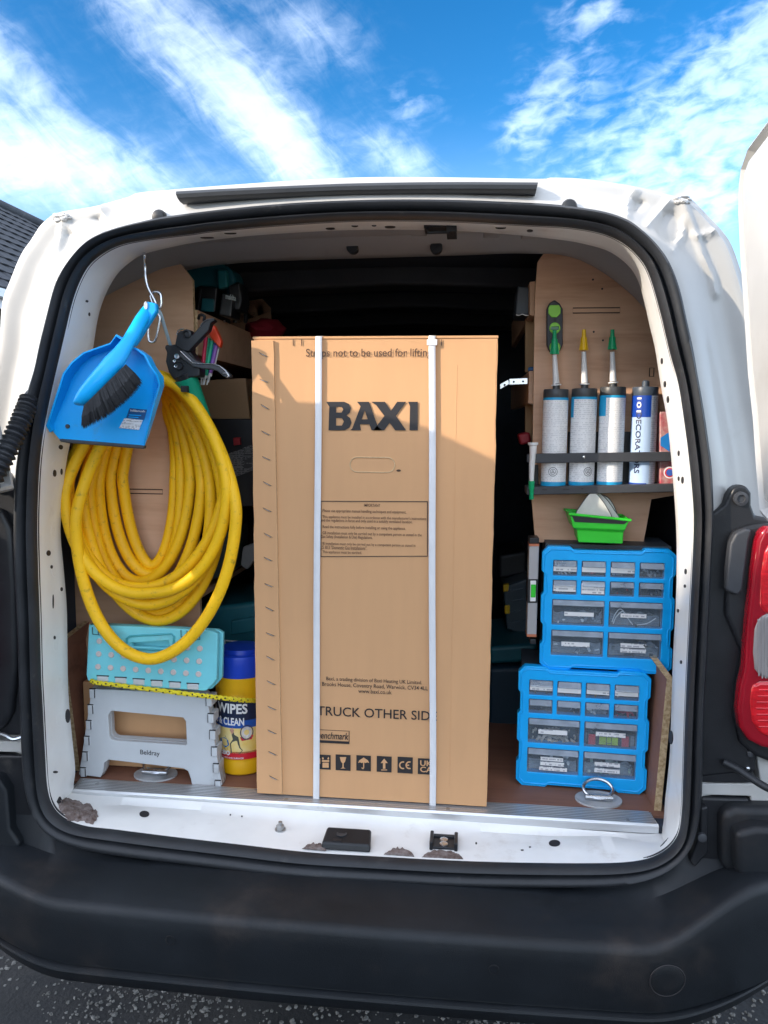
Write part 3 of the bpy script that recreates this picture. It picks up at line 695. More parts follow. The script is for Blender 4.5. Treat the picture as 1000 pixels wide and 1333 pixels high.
def sill_fittings():
    zb = si_[NA // 2].y
    def zs(px, py, Y=.045): return PY(px, py, Y)
    # lock catch cover
    bm = BM(); a = PY(418, 1108, .012); b_ = PY(487, 1080, .055)
    c = PY(452, 1095, .03)
    pts = [(a.x, .006, zb + .002), (a.x + .004, .055, zb + .018), (b_.x - .004, .055, zb + .018), (b_.x, .006, zb + .002)]
    hi = [(a.x + .002, .010, zb + .016), (a.x + .006, .05, zb + .026), (b_.x - .006, .05, zb + .026), (b_.x - .002, .010, zb + .016)]
    A = [bm.verts.new(p) for p in pts]; B = [bm.verts.new(p) for p in hi]
    bm.faces.new(A[::-1]); bm.faces.new(B)
    for i in range(4): bm.faces.new((A[i], A[(i + 1) % 4], B[(i + 1) % 4], B[i]))
    o = part('lock_cover', bm, MT['blackp'], van, bevel=.004)
    bm = BM(); m_ = Vector(((a.x + b_.x) / 2, 0, 0)); lathe(bm, [(.010, 0), (.010, .0016), (.0075, .0016), (.0075, .0010)], (m_.x - .012, .034, zb + .0212), 'Z', 18); part('lock_badge', bm, MT['greyp'], o, smooth=True)
    bm = BM(); box(bm, m_.x - .026, m_.x - .010, .012, .020, zb + .0165, zb + .0195); part('latch_slot', bm, MT['ink'], o)
    # striker bracket with two bolts
    c = PY(578, 1090, .05); z = zb + .004; bm = BM()
    box(bm, c.x - .022, c.x + .022, .03, .068, z, z + .006); box(bm, c.x - .027, c.x - .020, .026, .070, z, z + .017); box(bm, c.x + .020, c.x + .027, .026, .070, z, z + .017); box(bm, c.x - .024, c.x + .024, .064, .072, z, z + .010)
    o = part('lower_striker', bm, MT['blackp'], van, bevel=.002)
    for yy in (.040, .056):
        bm = BM(); lathe(bm, [(.008, 0), (.008, .002), (.0055, .003), (.003, .0028)], (c.x, yy, z + .006), 'Z', 14); part('striker_bolt', bm, MT['steel'], o, smooth=True)
    # hex bolt
    c = PY(365, 1074, .06); bm = BM(); lathe(bm, [(.011, 0), (.011, .003)], (c.x, .06, zb + .006), 'Z', 20); lathe(bm, [(.0085, .003), (.0085, .010), (.006, .012)], (c.x, .06, zb + .006), 'Z', 6); lathe(bm, [(.004, .011), (.004, .018)], (c.x, .06, zb + .006), 'Z', 10)
    part('hex_bolt', bm, MT['dull_steel'], van, smooth=True, angle=25)
    # patches where the paint has flaked to rust along the seal
    rnd = random.Random(11)
    def patch(outline, y0, y1):
        bm = BM(); pts = []
        for i, (px, py) in enumerate(outline): pts.append(PY(px, py, .012))
        cx = sum(p.x for p in pts) / len(pts); cz = sum(p.z for p in pts) / len(pts)
        # lay it on the tray: height in the picture becomes distance back
        zl = min(p.z for p in pts)
        top = []; 
        n = len(pts)
        rings = []
        for s, h in ((1.0, 0.0), (.86, .0035), (.55, .0045), (.2, .004)):
            rg = []
            for i, p in enumerate(pts):
                x = cx + (p.x - cx) * s; zz = cz + (p.z - cz) * s
                px_h = max(0, zz - (zb - .004)); yv = .004 + px_h * 1.5
                q = Vector((x, yv, zb + .002 + yv * .05 + h + .002 * noise.noise((x * 90, zz * 90, s * 5))))
                rg.append(bm.verts.new(q))
            rings.append(rg)
        for a, b_ in zip(rings, rings[1:]):
            for i in range(n): bm.faces.new((a[i], a[(i + 1) % n], b_[(i + 1) % n], b_[i]))
        bm.faces.new(rings[-1])
        part('rust_patch', bm, MT['rust'], van, smooth=True, angle=25)
    def blobpx(cx, cy, w, h, n=26):
        out = []
        for i in range(n):
            t = math.pi * i / (n - 1); q = 1 + rnd.uniform(-.22, .22); out.append((cx - w * math.cos(t), cy - h * math.sin(t) * q))
        return out
    # corner patch climbs the post, so it sits on the upright paint
    for cx, cy, w, h in ((93,1052,17,10),(103,1058,20,12),(118,1063,10,10),(85,1046,9,6)):
        bm = BM(); n = 30; rings = []
        for s_, lift in ((1, .0), (.88, .004), (.5, .0065), (.15, .006)):
            rg = []
            for i in range(n):
                a = 2 * math.pi * i / n; q = 1 + .34 * noise.noise((math.cos(a) * 2.4 + cx, math.sin(a) * 2.4, 1))
                p, n_ = hit(cx + w * s_ * q * math.cos(a), cy + h * s_ * q * math.sin(a)); rg.append(bm.verts.new(p + n_ * (lift + .0025 * noise.noise((i * .9, s_ * 7, cx)))))
            rings.append(rg)
        for a_, b2 in zip(rings, rings[1:]):
            for i in range(n): bm.faces.new((a_[i], a_[(i + 1) % n], b2[(i + 1) % n], b2[i]))
        bm.faces.new(rings[-1]); part('rust_patch', bm, MT['rust'], van, smooth=True, angle=25)
    for cx, cy, w, h in ((245,1092,20,13),(262,1096,14,6),(410,1110,16,11),(520,1118,20,12),(575,1120,26,11),(590,1121,14,7)):
        patch(blobpx(cx, cy, w, h), 0, 0)
sill_fittings()

# ------------------------------------------------------------------ bumper
def seal_z(x):
    c = [p.y for p in so_ if p.y < .8 and abs(p.x - x) < .035]
    return min(sum(c) / len(c), .66) if c and abs(x) < .60 else .62
def build_bumper():
    bm = BM(); rows = []
    xs = [-.93 + 1.86 * i / 96 for i in range(97)]
    for x in xs:
        ax = abs(x); off = .20 * max(0, (ax - .52) / .41) ** 2.2
        rise = (.10 if x > 0 else .035) * sm(.50, .70, ax); low = .09 * sm(.50, .86, ax)
        bow = .012 * (x / .6) ** 2 if ax < .6 else .012 + .02 * (ax - .6)
        zc = .520 + rise
        def P(y, z, fo=1.0): return (x, y + off * fo + bow, z)
        zs = seal_z(x)
        prof = [P(.02, zs + .012, 0), P(-.006, zs + .008, 0), P(-.012, zs - .004, 0), P(-.018, max(zs - .012, .540 + rise * .5), 0), P(-.04, .5345 + rise * .7, .7), P(-.10, .528 + rise * .93), P(-.134, .5245 + rise), P(-.1435, .5215 + rise), P(-.149, .516 + rise), P(-.1515, .508 + rise), P(-.1515, .485 + rise * .75), P(-.149, .450 + rise * .45), P(-.1455, .416 + low * .5), P(-.143, .404 + low * .75), P(-.136, .4005 + low * .8), P(-.1365, .397 + low * .84), P(-.146, .3935 + low * .87), P(-.1475, .389 + low * .9), P(-.139, .366 + low), P(-.118, .352 + low), P(-.06, .342 + low), P(.05, .345 + low)]
        rows.append([bm.verts.new(p) for p in prof])
    for a, b_ in zip(rows, rows[1:]):
        for k in range(len(a) - 1): bm.faces.new((a[k], a[k + 1], b_[k + 1], b_[k]))
    bm.normal_update(); btree = BVHTree.FromBMesh(bm)
    def on(px, py):
        d = ray(px, py).normalized(); h = btree.ray_cast(CAM, d); n_ = h[1] if h[1].dot(d) < 0 else -h[1]; return Matrix.Translation(h[0]) @ n_.to_track_quat('Z', 'Y').to_matrix().to_4x4()
    o = part('rear_bumper', bm, MT['bumper'], van, smooth=True, angle=38)
    o['label'] = 'black plastic rear bumper with parking sensors'
    for px, py in ((222,1224),(643,1262)):
        bm = BM(); lathe(bm, [(.0095, -.006), (.0095, .0008), (.0078, .0012), (.0074, -.0015), (.001, -.0012)], (0, 0, 0), 'Z', 22, M=on(px, py)); part('parking_sensor', bm, MT['blackp'], o, smooth=True, angle=40)
    M_ = on(869, 1277); bm = BM(); tube(bm, [M_ @ Vector((.029 * math.cos(t), .029 * math.sin(t), -.0004)) for t in [2 * math.pi * i / 40 for i in range(40)]], .0014, 6, closed=True)
    tow = part('tow_eye_cover', bm, MT['ink'], o)
    bm = BM(); lathe(bm, [(.0278, -.004), (.0278, .0004), (.0268, .0010), (.012, .0013), (.001, .0013)], (0, 0, 0), 'Z', 36, M=M_); part('cover_disc', bm, MT['bumper'], tow, smooth=True, angle=40)
    c = PY(993, 1263, -.06); bm = BM(); lathe(bm, [(.011, .02), (.011, -.004), (.008, -.006)], c, 'Y', 20); part('parking_sensor', bm, MT['greyp'], o, smooth=True)
build_bumper()

# ------------------------------------------------------------------ corner trims and lamps
def solid(name, px, Y, depth, m, parent=van, bevel=.004, label=None):
    bm = BM(); pprism(bm, px, Y, depth); return part(name, bm, m, parent, bevel=bevel, label=label)
def corner_right():
    hc = solid('hinge_cover', [(921,672),(934,664),(944,656),(949,645),(955,635),(964,631),(973,633),(979,642),(979,658),(984,672),(1005,676),(1005,690),(985,690),(985,1005),(912,1012),(914,905),(917,800)], -.006, .03, MT['blackp'], bevel=.006)
    c = PY(964, 649, -.008); bm = BM(); lathe(bm, [(.012, .004), (.012, -.004), (.007, -.005), (.006, -.002)], c, 'Y', 20); part('hinge_bolt', bm, MT['greyp'], hc, smooth=True)
    solid('lamp_surround', [(950,702),(958,690),(975,684),(1003,680),(1020,690),(1020,1000),(985,986),(964,968),(955,930),(958,890),(966,850),(945,800),(947,740)], -.018, .025, MT['blackp'], bevel=.008)
    solid('lamp_surround', [(951,708),(958,694),(972,688),(980,690),(976,705),(967,770),(960,776),(946,770),(947,740)], -.030, .02, MT['greyp'], bevel=.006)
    lens = solid('tail_light', [(1000,686),(993,689),(986,705),(981,740),(976,790),(972,830),(970,870),(964,895),(961,925),(964,948),(975,965),(992,974),(1010,978),(1085,978),(1090,700),(1060,684)], -.040, .03, MT['redlens'], bevel=.010, label='red and clear tail light cluster')
    solid('indicator_lens', [(1000,800),(990,805),(984,820),(982,850),(984,872),(992,882),(1005,886),(1060,886),(1060,800)], -.046, .012, MT['clearlens'], lens, bevel=.006)
    solid('brake_reflector', [(990,888),(980,892),(977,915),(980,940),(990,955),(1005,962),(1060,962),(1060,888)], -.045, .012, MT['redin'], lens, bevel=.006)
    solid('brake_reflector', [(1003,706),(996,720),(992,745),(990,790),(998,800),(1060,800),(1060,706)], -.045, .012, MT['redin'], lens, bevel=.006)
    for k in range(5):
        p0, p1 = PY(987 + k * 4.5, 806 - (k > 0) * 3, -.0465), PY(988 + k * 4.5, 880 + (k > 0) * 3, -.0465); bm = BM(); tube(bm, [p0, p1], .0011, 6); part('lens_rib', bm, MT['clearlens'], lens, smooth=True)
    for k in range(7):
        p0, p1 = PY(984 + abs(k - 3) * 1.2, 898 + k * 8, -.0455), PY(1055, 898 + k * 8, -.0455); bm = BM(); tube(bm, [p0, p1], .0011, 6); part('lens_rib', bm, MT['redin'], lens, smooth=True)
    # below the lamp: bracket, bare body strip and cable
    bk = solid('lamp_bracket', [(914,968),(960,972),(985,974),(986,990),(978,990),(978,998),(984,1012),(979,1019),(913,1019)], -.004, .03, MT['blackp'], bevel=.003)
    for px, py, r in ((977,981,.006),(973,1000,.0035)):
        c = PY(px, py, -.006); bm = BM(); lathe(bm, [(r, .004), (r, -.003), (r * .6, -.004)], c, 'Y', 14); part('bracket_screw', bm, MT['greyp'] if r > .005 else MT['steel'], bk, smooth=True)
    solid('body_strip', [(910,1020),(1060,1020),(1060,1046),(978,1046),(977,1037),(911,1035)], .000, .05, MT['paint'], bevel=.003)
    solid('body_strip', [(984,978),(1060,978),(1060,1022),(990,1019)], .004, .05, MT['paint'], bevel=.003)
    solid('bumper_corner', [(912,1038),(976,1040),(977,1049),(1060,1050),(1060,1170),(985,1140),(940,1128),(934,1160),(905,1150),(890,1135),(908,1090)], -.004, .05, MT['blackp'], bevel=.006)
    solid('bumper_corner', [(940,1060),(958,1052),(1060,1054),(1060,1165),(990,1160),(960,1150),(940,1130)], -.030, .05, MT['bumper'], bevel=.014)
    solid('bumper_corner', [(958,1085),(985,1078),(1060,1082),(1060,1150),(985,1158),(960,1140)], -.060, .05, MT['bumper'], bevel=.012)
    solid('bumper_corner', [(912,1052),(922,1050),(923,1110),(905,1130),(898,1122),(912,1085)], -.018, .03, MT['blackp'], bevel=.004)
    c = PY(914, 1090, -.02); bm = BM(); lathe(bm, [(.008, .004), (.008, -.003), (.005, -.004)], c, 'Y', 16); part('bumper_screw', bm, MT['greyp'], van, smooth=True)
    bm = BM(); tube(bm, catmull([PY(942,992,-.012), PY(958,1000,-.02), PY(975,1011,-.03), PY(1000,1026,-.05), PY(1030,1036,-.07)], 6), .0065, 10); part('lamp_cable', bm, MT['rubber'], van, smooth=True)
corner_right()
def corner_left():
    hc = solid('hinge_cover', [(26,650),(20,646),(17,632),(10,622),(0,618),(-40,616),(-60,700),(-60,960),(0,958),(33,958),(29,800)], -.006, .07, MT['blackp'], bevel=.006)
    c = PY(-1, 634, -.008); bm = BM(); lathe(bm, [(.012, .004), (.012, -.004), (.007, -.005), (.006, -.002)], c, 'Y', 20); part('hinge_bolt', bm, MT['greyp'], hc, smooth=True)
    solid('lamp_surround', [(-70,660),(0,662),(14,690),(20,760),(22,860),(14,930),(2,952),(-70,956)], -.022, .08, MT['blackp'], bevel=.012)
    lens = solid('tail_light', [(-80,690),(-30,690),(-16,760),(-12,860),(-18,920),(-40,950),(-80,950)], -.05, .1, MT['redlens'], bevel=.01)
    solid('body_strip', [(-60,964),(0,965),(35,966),(35,980),(-60,978)], .000, .05, MT['paint'], bevel=.003)
    solid('body_strip', [(33,960),(39,960),(40,990),(35,990)], -.006, .02, MT['alu'], bevel=.001)
    bm = BM(); tube(bm, catmull([PY(-20,952,-.02), PY(4,956,-.02), PY(18,962,-.02), PY(34,957,-.012)], 6), .004, 8); part('lamp_cable', bm, MT['steel'], van, smooth=True)
    solid('bumper_corner', [(-80,982),(36,984),(42,1040),(62,1080),(100,1100),(90,1130),(30,1112),(-80,1140)], -.004, .05, MT['blackp'], bevel=.006)
    solid('bumper_corner', [(-80,1010),(-4,1012),(8,1030),(12,1080),(26,1100),(22,1108),(-80,1130)], -.030, .05, MT['bumper'], bevel=.012)
    # ribbed rubber conduit that carries the door wiring
    bm = BM(); path = catmull([PY(44, 508, -.006), PY(36, 528, -.026), PY(24, 556, -.05), PY(8, 590, -.075), PY(-14, 630, -.10), PY(-50, 680, -.14)], 26)
    N_ = len(path); tube(bm, path[int(N_ * .13):], lambda t: .0165 + .0028 * math.sin(t * 2 * math.pi * 24), 14)
    tube(bm, path[:int(N_ * .14)], lambda t: .008 + .006 * t, 12)
    part('wiring_conduit', bm, MT['rubber'], van, smooth=True, angle=80)
corner_left()
# ------------------------------------------------------------------ rear doors
def door(name, side, ang, label):
    """slab built in its own frame: u runs from the hinge edge to the free edge, w is the inner side"""
    prof = [(-.02,1.235),(.02,1.26),(.045,1.262),(.0,1.315),(-.02,1.385),(-.045,1.45),(-.075,1.545),(-.11,1.645),(-.135,1.72),(-.135,1.765),(-.10,1.797),(-.05,1.806),(.05,1.813),(.30,1.825),(.62,1.83),(.64,1.80),(.64,.58),(.60,.56),(.05,.56),(.02,.60),(.02,1.20)]
    # hinge edge as it stands when open (u measured towards the rear)
    prof = [(.244,1.256),(.218,1.321),(.195,1.387),(.165,1.452),(.133,1.545),(.100,1.641),(.082,1.70),(.076,1.745),(.082,1.775),(.113,1.80),(.156,1.806),(.201,1.812),(.36,1.822),(.70,1.828),(.78,1.82),(.80,1.79),(.80,.58),(.77,.56),(.53,.56),(.50,.60),(.50,1.13),(.46,1.19)]
    if side < 0: prof = [(.02,1.256),(.03,1.321),(.045,1.387),(.065,1.452),(.09,1.51),(.12,1.57),(.155,1.62),(.192,1.66),(.28,1.72),(.38,1.763),(.48,1.777),(.58,1.784),(.70,1.786),(.78,1.78),(.80,1.76),(.80,.58),(.77,.56),(.53,.56),(.50,.60),(.50,1.13),(.46,1.19)]  # unseen left door: outline shaped to set its shadow edge on the carton
    bm = BM()
    n = len(prof)
    cu = sum(p[0] for p in prof) / n; cz = sum(p[1] for p in prof) / n
    def ins(d):   # offset outline inwards
        out = []
        for i in range(n):
            a, b_, c = Vector(prof[i - 1]), Vector(prof[i]), Vector(prof[(i + 1) % n])
            t1 = (b_ - a).normalized(); t2 = (c - b_).normalized(); n1 = Vector((-t1.y, t1.x)); n2 = Vector((-t2.y, t2.x)); m = (n1 + n2)
            if m.length < 1e-4: m = n1
            m.normalize(); out.append(b_ - m * d / max(.5, m.dot(n1)) * SGN)
        return out
    ar = sum(prof[i - 1][0] * prof[i][1] - prof[i][0] * prof[i - 1][1] for i in range(n)); SGN = -1 if ar > 0 else 1
    ca, sa = math.cos(ang), math.sin(ang); hx = .675 * side
    def W(u, w, z):    # u along the door, w towards its inner side
        if side > 0: return Vector((hx + .005 - w * sa + (-u) * ca * 0, -u, z)) if abs(ang - math.pi / 2) < 1e-3 else Vector((hx - u * ca - w * sa, -u * sa + w * ca, z))
        return Vector((hx + u * ca + w * sa, -u * sa + w * ca, z))
    levels = [(0, .0), (.004, -.006), (0, .062), (.006, .074), (.013, .078), (.017, .064), (.027, .062), (.033, .078), (.045, .081)]
    rings = []
    for d, w in levels: rings.append([bm.verts.new(W(p.x, w, p.y)) for p in ins(d)])
    bm.faces.new([rings[0][i] for i in range(n)])
    for a, b_ in zip(rings, rings[1:]):
        for i in range(n): bm.faces.new((a[i], a[(i + 1) % n], b_[(i + 1) % n], b_[i]))
    bm.faces.new(rings[-1])
    o = part(name, bm, MT['paint'], van, smooth=True, angle=28); o['label'] = label
    # trim panel and latch, on the inner side
    bm = BM(); a = [W(u, .071, z) for u, z in ((.58, .70), (.70, .70), (.70, 1.15), (.58, 1.15))]
    bt = [W(u, .078, z) for u, z in ((.59, .71), (.69, .71), (.69, 1.14), (.59, 1.14))]
    A = [bm.verts.new(p) for p in a]; B = [bm.verts.new(p) for p in bt]; bm.faces.new(A); bm.faces.new(B)
    for i in range(4): bm.faces.new((A[i], A[(i + 1) % 4], B[(i + 1) % 4], B[i]))
    part('trim_panel', bm, MT['greyp'], o, bevel=.003)
    return o
door('rear_door', 1, math.pi / 2, 'open white rear door at the right edge')
door('rear_door', -1, R(112), 'open white rear door swung out to the left')

# ------------------------------------------------------------------ houses (one shows at the left; an unseen one is added behind the camera to shade the low parts)
def houses():
    mt = mat('dark_roof_tile', (.050, .052, .060), .75, var=.3, vscale=3, bump=.3, bscale=30, dirt=(.11, .11, .10), dscale=1.5, dfac=.5)
    mw = mat('rendered_wall', (.42, .38, .33), .9, var=.08, vscale=2, bump=.3, bscale=40)
    mg = mat('white_gutter', (.75, .76, .78), .4)
    h = thing('bungalow', 'house with dark tiled roof and white gutter behind the van at left', 'house', (-9, 14, 0))
    xe, ze, xr, zr, y0, y1 = -6.0, 3.14, -9.0, 5.56, 6.5, 22.
    bm = BM(); box(bm, -11.7, -6.35, y0 + .3, y1 - .3, 0, ze - .06); 
    prism(bm, [(-11.7, y0 + .3, ze - .06), (-6.35, y0 + .3, ze - .06), (-9, y0 + .3, zr - .2)], (0, y1 - y0 - .6, 0)); part('wall', bm, mw, h)
    sl = Vector((xr - xe, 0, zr - ze)); L_ = sl.length; sd_ = sl.normalized(); nn = Vector((sd_.z, 0, -sd_.x)); 
    if nn.z < 0: nn = -nn
    bm = BM(); prism(bm, [Vector((xe, y0, ze)), Vector((xr, y0, zr)), Vector((-12.0, y0, ze)), Vector((-12.0, y0, ze - .08)), Vector((xr, y0, zr - .1)), Vector((xe, y0, ze - .08))], (0, y1 - y0, 0))
    rf = part('roof', bm, mt, h)
    # tiles one by one where the photograph shows them
    rows = 14; gauge = L_ / rows; w = .30
    bm = BM(); prof = [(-.5, .012), (-.3, .018), (-.1, .020), (.1, .016), (.3, .010), (.5, .012)]
    f = [[bm.verts.new(Vector((0, a * w * 1.02, 0)) + sd_ * (t * gauge) + nn * (z + (.028 if t < .5 else .004))) for a, z in prof] for t in (-.08, 1.02)]
    lo = [bm.verts.new(v.co - nn * .016) for v in f[0]]
    for k in range(5): bm.faces.new((f[0][k], f[0][k + 1], f[1][k + 1], f[1][k])); bm.faces.new((lo[k], lo[k + 1], f[0][k + 1], f[0][k]))
    bmesh.ops.recalc_face_normals(bm, faces=bm.faces[:]); me = bpy.data.meshes.new('roof_tile'); bm.to_mesh(me); bm.free(); me.materials.append(mt)
    hl = h.location; rnd = random.Random(2); n = 0
    for r in range(rows):
        for c in range(21):
            if n >= 294: break
            o = bpy.data.objects.new('roof_tile', me); COL.objects.link(o); o.parent = rf
            o.location = Vector((xe, 8.0 + c * w + (r % 2) * w / 2, ze)) + sd_ * (gauge * r) + nn * rnd.uniform(.0, .006) - hl; n += 1
    # further along the slope: the same courses as one sheet
    bm = BM()
    for r in range(rows):
        a = Vector((xe, 0, ze)) + sd_ * (gauge * r); 
        for ys, ye in ((y0, 7.85), (8.0 + 21 * w, y1)):
            q = [a + nn * .034, a + sd_ * gauge + nn * .008]
            vs = [bm.verts.new(Vector((p.x, yy, p.z))) for yy in (ys, ye) for p in q]; bm.faces.new((vs[0], vs[1], vs[3], vs[2]))
            vs = [bm.verts.new(Vector((p.x, yy, p.z))) for yy in (ys, ye) for p in (a, a + nn * .034)]; bm.faces.new((vs[0], vs[1], vs[3], vs[2]))
    part('tile_courses', bm, mt, rf, kind='stuff')
    bm = BM(); tube(bm, [(xr, y0, zr + .03), (xr, y1, zr + .03)], .11, 10); part('ridge_tiles', bm, mt, rf, smooth=True)
    bm = BM(); prism(bm, [(xe + .06, y0, ze - .02), (xe + .10, y0, ze - .02), (xe + .10, y0, ze - .13), (xe - .02, y0, ze - .13), (xe - .02, y0, ze - .02), (xe, y0, ze - .02), (xe + .0, y0, ze - .11), (xe + .06, y0, ze - .11)], (0, y1 - y0, 0)); part('gutter', bm, mg, h)
    bm = BM(); box(bm, xe - .05, xe - .02, y0, y1, ze - .26, ze - .05); part('fascia', bm, mg, h)
    h2 = thing('house', 'unseen two storey house added behind the camera at left to shade the low parts of the van', 'house', (-12, -8, 0))
    ze2 = SHADE_Z
    bm = BM(); box(bm, -17.7, -4.6, -11.7, -4.5, 0, ze2 - .1); prism(bm, [(-17.7, -11.7, ze2 - .1), (-17.7, -4.5, ze2 - .1), (-17.7, -8.1, ze2 + 2.2)], (13.1, 0, 0)); part('wall', bm, mw, h2)  # walls of the added unseen house
    bm = BM(); prism(bm, [Vector((-18, -12.0, ze2)), Vector((-18, -8.1, ze2 + 2.6)), Vector((-18, -4.2, ze2)), Vector((-18, -4.2, ze2 - .12)), Vector((-18, -8.1, ze2 + 2.45)), Vector((-18, -12.0, ze2 - .12))], (13.7, 0, 0)); part('roof', bm, mt, h2)
    bm2 = BM()
    for i in range(3):
        for z in (1.0, 3.4): box(bm2, -17.2 + i * 4.0, -15.8 + i * 4.0, -4.53, -4.46, z, z + 1.2 if z < 3 else z + .9)
    part('unseen_house_window', bm2, mat('unseen_house_glass', (.03, .035, .04), .08, coat=.5), h2)
SHADE_Z = 1.10 + 4.25 * .75
houses()

# ------------------------------------------------------------------ boiler carton
BY = .138     # distance of its front
def carton():
    a, b_, c, d = PY(327, 442, BY), PY(644, 440, BY), PY(638, 1043, BY), PY(342, 1030, BY)
    x0, x1 = (a.x + d.x) / 2, (b_.x + c.x) / 2; zt = (a.z + b_.z) / 2; zb = .610
    t = thing('boiler_carton', 'tall brown cardboard boiler carton standing upright in the middle of the load floor', 'cardboard box', ((x0 + x1) / 2, BY + .15, zb))
    dp = .33
    bm = BM(); nx, nz = 14, 60
    # body with slightly soft, uneven faces
    def wob(x, z): return .0010 * noise.noise((x * 7, z * 5, 0)) + .0006 * noise.noise((x * 20, z * 13, 4))
    fr = [[bm.verts.new((x0 + (x1 - x0) * i / nx + (.0022 * noise.noise((z_ * 14, i, 2)) + .0012 * noise.noise((z_ * 45, i, 5)) if i in (0, nx) else 0), BY + wob(x0 + (x1 - x0) * i / nx, z_), z_)) for i in range(nx + 1)] for z_ in [zb + (zt - zb) * j / nz for j in range(nz + 1)]]
    for j in range(nz):
        for i in range(nx): bm.faces.new((fr[j][i], fr[j][i + 1], fr[j + 1][i + 1], fr[j + 1][i]))
    bk = [bm.verts.new(p) for p in ((x0, BY + dp, zb), (x1, BY + dp, zb), (x1, BY + dp, zt), (x0, BY + dp, zt))]
    bm.faces.new([fr[j][0] for j in range(nz, -1, -1)] + [bk[0], bk[3]]); bm.faces.new([fr[j][nx] for j in range(nz + 1)] + [bk[2], bk[1]])
    bm.faces.new(fr[nz] + [bk[2], bk[3]]); bm.faces.new(fr[0] + [bk[1], bk[0]]); bm.faces.new(bk)
    body = part('carton_body', bm, MT['card'], t)
    F = BY - .0020
    # glued side flap with ragged edge, stapled
    bm = BM(); pts = []
    lx0 = x0 - .004; lx1a = PY(357, 450, BY).x; lx1b = PY(368, 1020, BY).x
    nseg = 34; L_ = []; Rr = []
    for j in range(nseg + 1):
        z = zt - .003 - (zt - zb - .006) * j / nseg
        L_.append(Vector((lx0 + .002 * noise.noise((z * 30, 3, 1)), BY - .006, z))); Rr.append(Vector((lx1a + (lx1b - lx1a) * j / nseg + .0006 * noise.noise((z * 40, 0, 7)), BY - .006 + .0012 * noise.noise((z * 9, 1, 1)), z)))
    A = [bm.verts.new(p) for p in L_]; B = [bm.verts.new(p) for p in Rr]; A2 = [bm.verts.new(p + Vector((0, .0055, 0))) for p in L_]; B2 = [bm.verts.new(p + Vector((0, .0065, 0))) for p in Rr]
    for j in range(nseg):
        bm.faces.new((A[j], B[j], B[j + 1], A[j + 1])); q = bm.faces.new((B[j], B2[j], B2[j + 1], B[j + 1])); q.material_index = 1; q = bm.faces.new((A2[j], A[j], A[j + 1], A2[j + 1])); q.material_index = 1
    bm.faces.new((A[0], A2[0], B2[0], B[0])); bm.faces.new((A[-1], B[-1], B2[-1], A2[-1]))
    fl = part('side_flap', bm, (MT['card'], MT['cardedge']), t)
    # staples share one mesh
    bm = BM(); tube(bm, [(-.0065, .003, .0045), (-.006, -.0012, .004), (.006, -.0012, -.004), (.0065, .003, -.0045)], .0007, 5)
    me = bpy.data.meshes.new('staple'); bm.to_mesh(me); bm.free(); me.materials.append(MT['dull_steel'])
    bm = BM(); prism(bm, [(-.008, 0, .0065), (.009, 0, -.0045), (.010, 0, -.0055), (-.007, 0, .0045)], (0, .0006, 0)); me2 = bpy.data.meshes.new('staple_dent'); bm.to_mesh(me2); bm.free(); me2.materials.append(MT['inkb'])
    sp = [(343,462),(344,496),(345,530),(346,564),(347,597),(348,630),(348,664),(349,697),(349,728),(350,762),(351,793),(352,826),(352,857),(353,889),(354,922),(354,953),(355,981),(356,1013)]
    for i, p in enumerate(sp):
        c = PY(*p, BY - .0065) - t.location
        for m_, y in ((me, 0), (me2, -.0004)):
            o = bpy.data.objects.new(m_.name, m_); COL.objects.link(o); o.parent = fl; o.location = c + Vector((0, y, 0)); o.rotation_euler = (0, R(-8 + 14 * noise.noise((i * 1.7, 0, 0))), 0)
    # top flaps: the board edge shows along the top
    bm = BM(); box(bm, x0 - .003, x1 + .001, BY - .002, BY + dp, zt, zt + .005); part('top_flap', bm, (MT['card'],), t, bevel=.0012)
    # slots cut in the top corners, score lines
    for px in (382, 393, 575):
        p = PY(px, 442, BY); q = PY(px, 450, BY); bm = BM(); box(bm, p.x - .0006, p.x + .0006, F, F + .001, q.z, p.z); part('cut_slot', bm, MT['ink'], t)
    p = PY(590, 500, BY); 
    for px, z0, z1 in ((591, zb + .04, zt - .05), (640, zb + .01, zt - .01)):
        p = PY(px, 700, BY); bm = BM(); tube(bm, [(p.x, BY + .0005 + wob(p.x, z0 + (z1 - z0) * i / 20), z0 + (z1 - z0) * i / 20) for i in range(21)], .0011, 6); part('score_line', bm, MT['card'], t, smooth=True)
    # perforated hand hole
    h0, h1 = PY(456, 595, BY), PY(514, 615, BY); bm = BM()
    o2 = rrect(h0.x, h1.x, h1.z, h0.z, abs(h0.z - h1.z) / 2.05, 6)
    tube(bm, [(x, BY - .0012, z) for x, z in o2], .0011, 6, closed=True); part('hand_hole', bm, MT['cardedge'], t, smooth=True)
    c = PY(519, 612.5, F); shape([circ(c.x, c.z, .0045, 14, .0022)], F, MT['inkb'], t, 'tear_mark')
    # straps
    for x_t, x_b in ((415, 411.5), (562.5, 563.5)):
        w = .0066; bm = BM(); rows = []
        top = PY(x_t, 441, BY - .004); bot = PY(x_b, 1036, BY - .004)
        path = [Vector((top.x, BY + dp, zt + .0062)), Vector((top.x, BY + .006, zt + .0064)), Vector((top.x, BY - .0035, zt + .0045)), Vector((top.x, BY - .0046, zt - .002))]
        for k in range(1, 24):
            f = k / 24; x = top.x + (bot.x - top.x) * f; path.append(Vector((x + .0006 * math.sin(f * 9), BY - .0042 - .0022 * math.sin(f * math.pi) + .0006 * noise.noise((f * 8, x * 40, 0)), zt + (bot.z - zt) * f)))
        path += [Vector((bot.x, BY - .003, .606)), Vector((bot.x, BY + .05, .6055))]
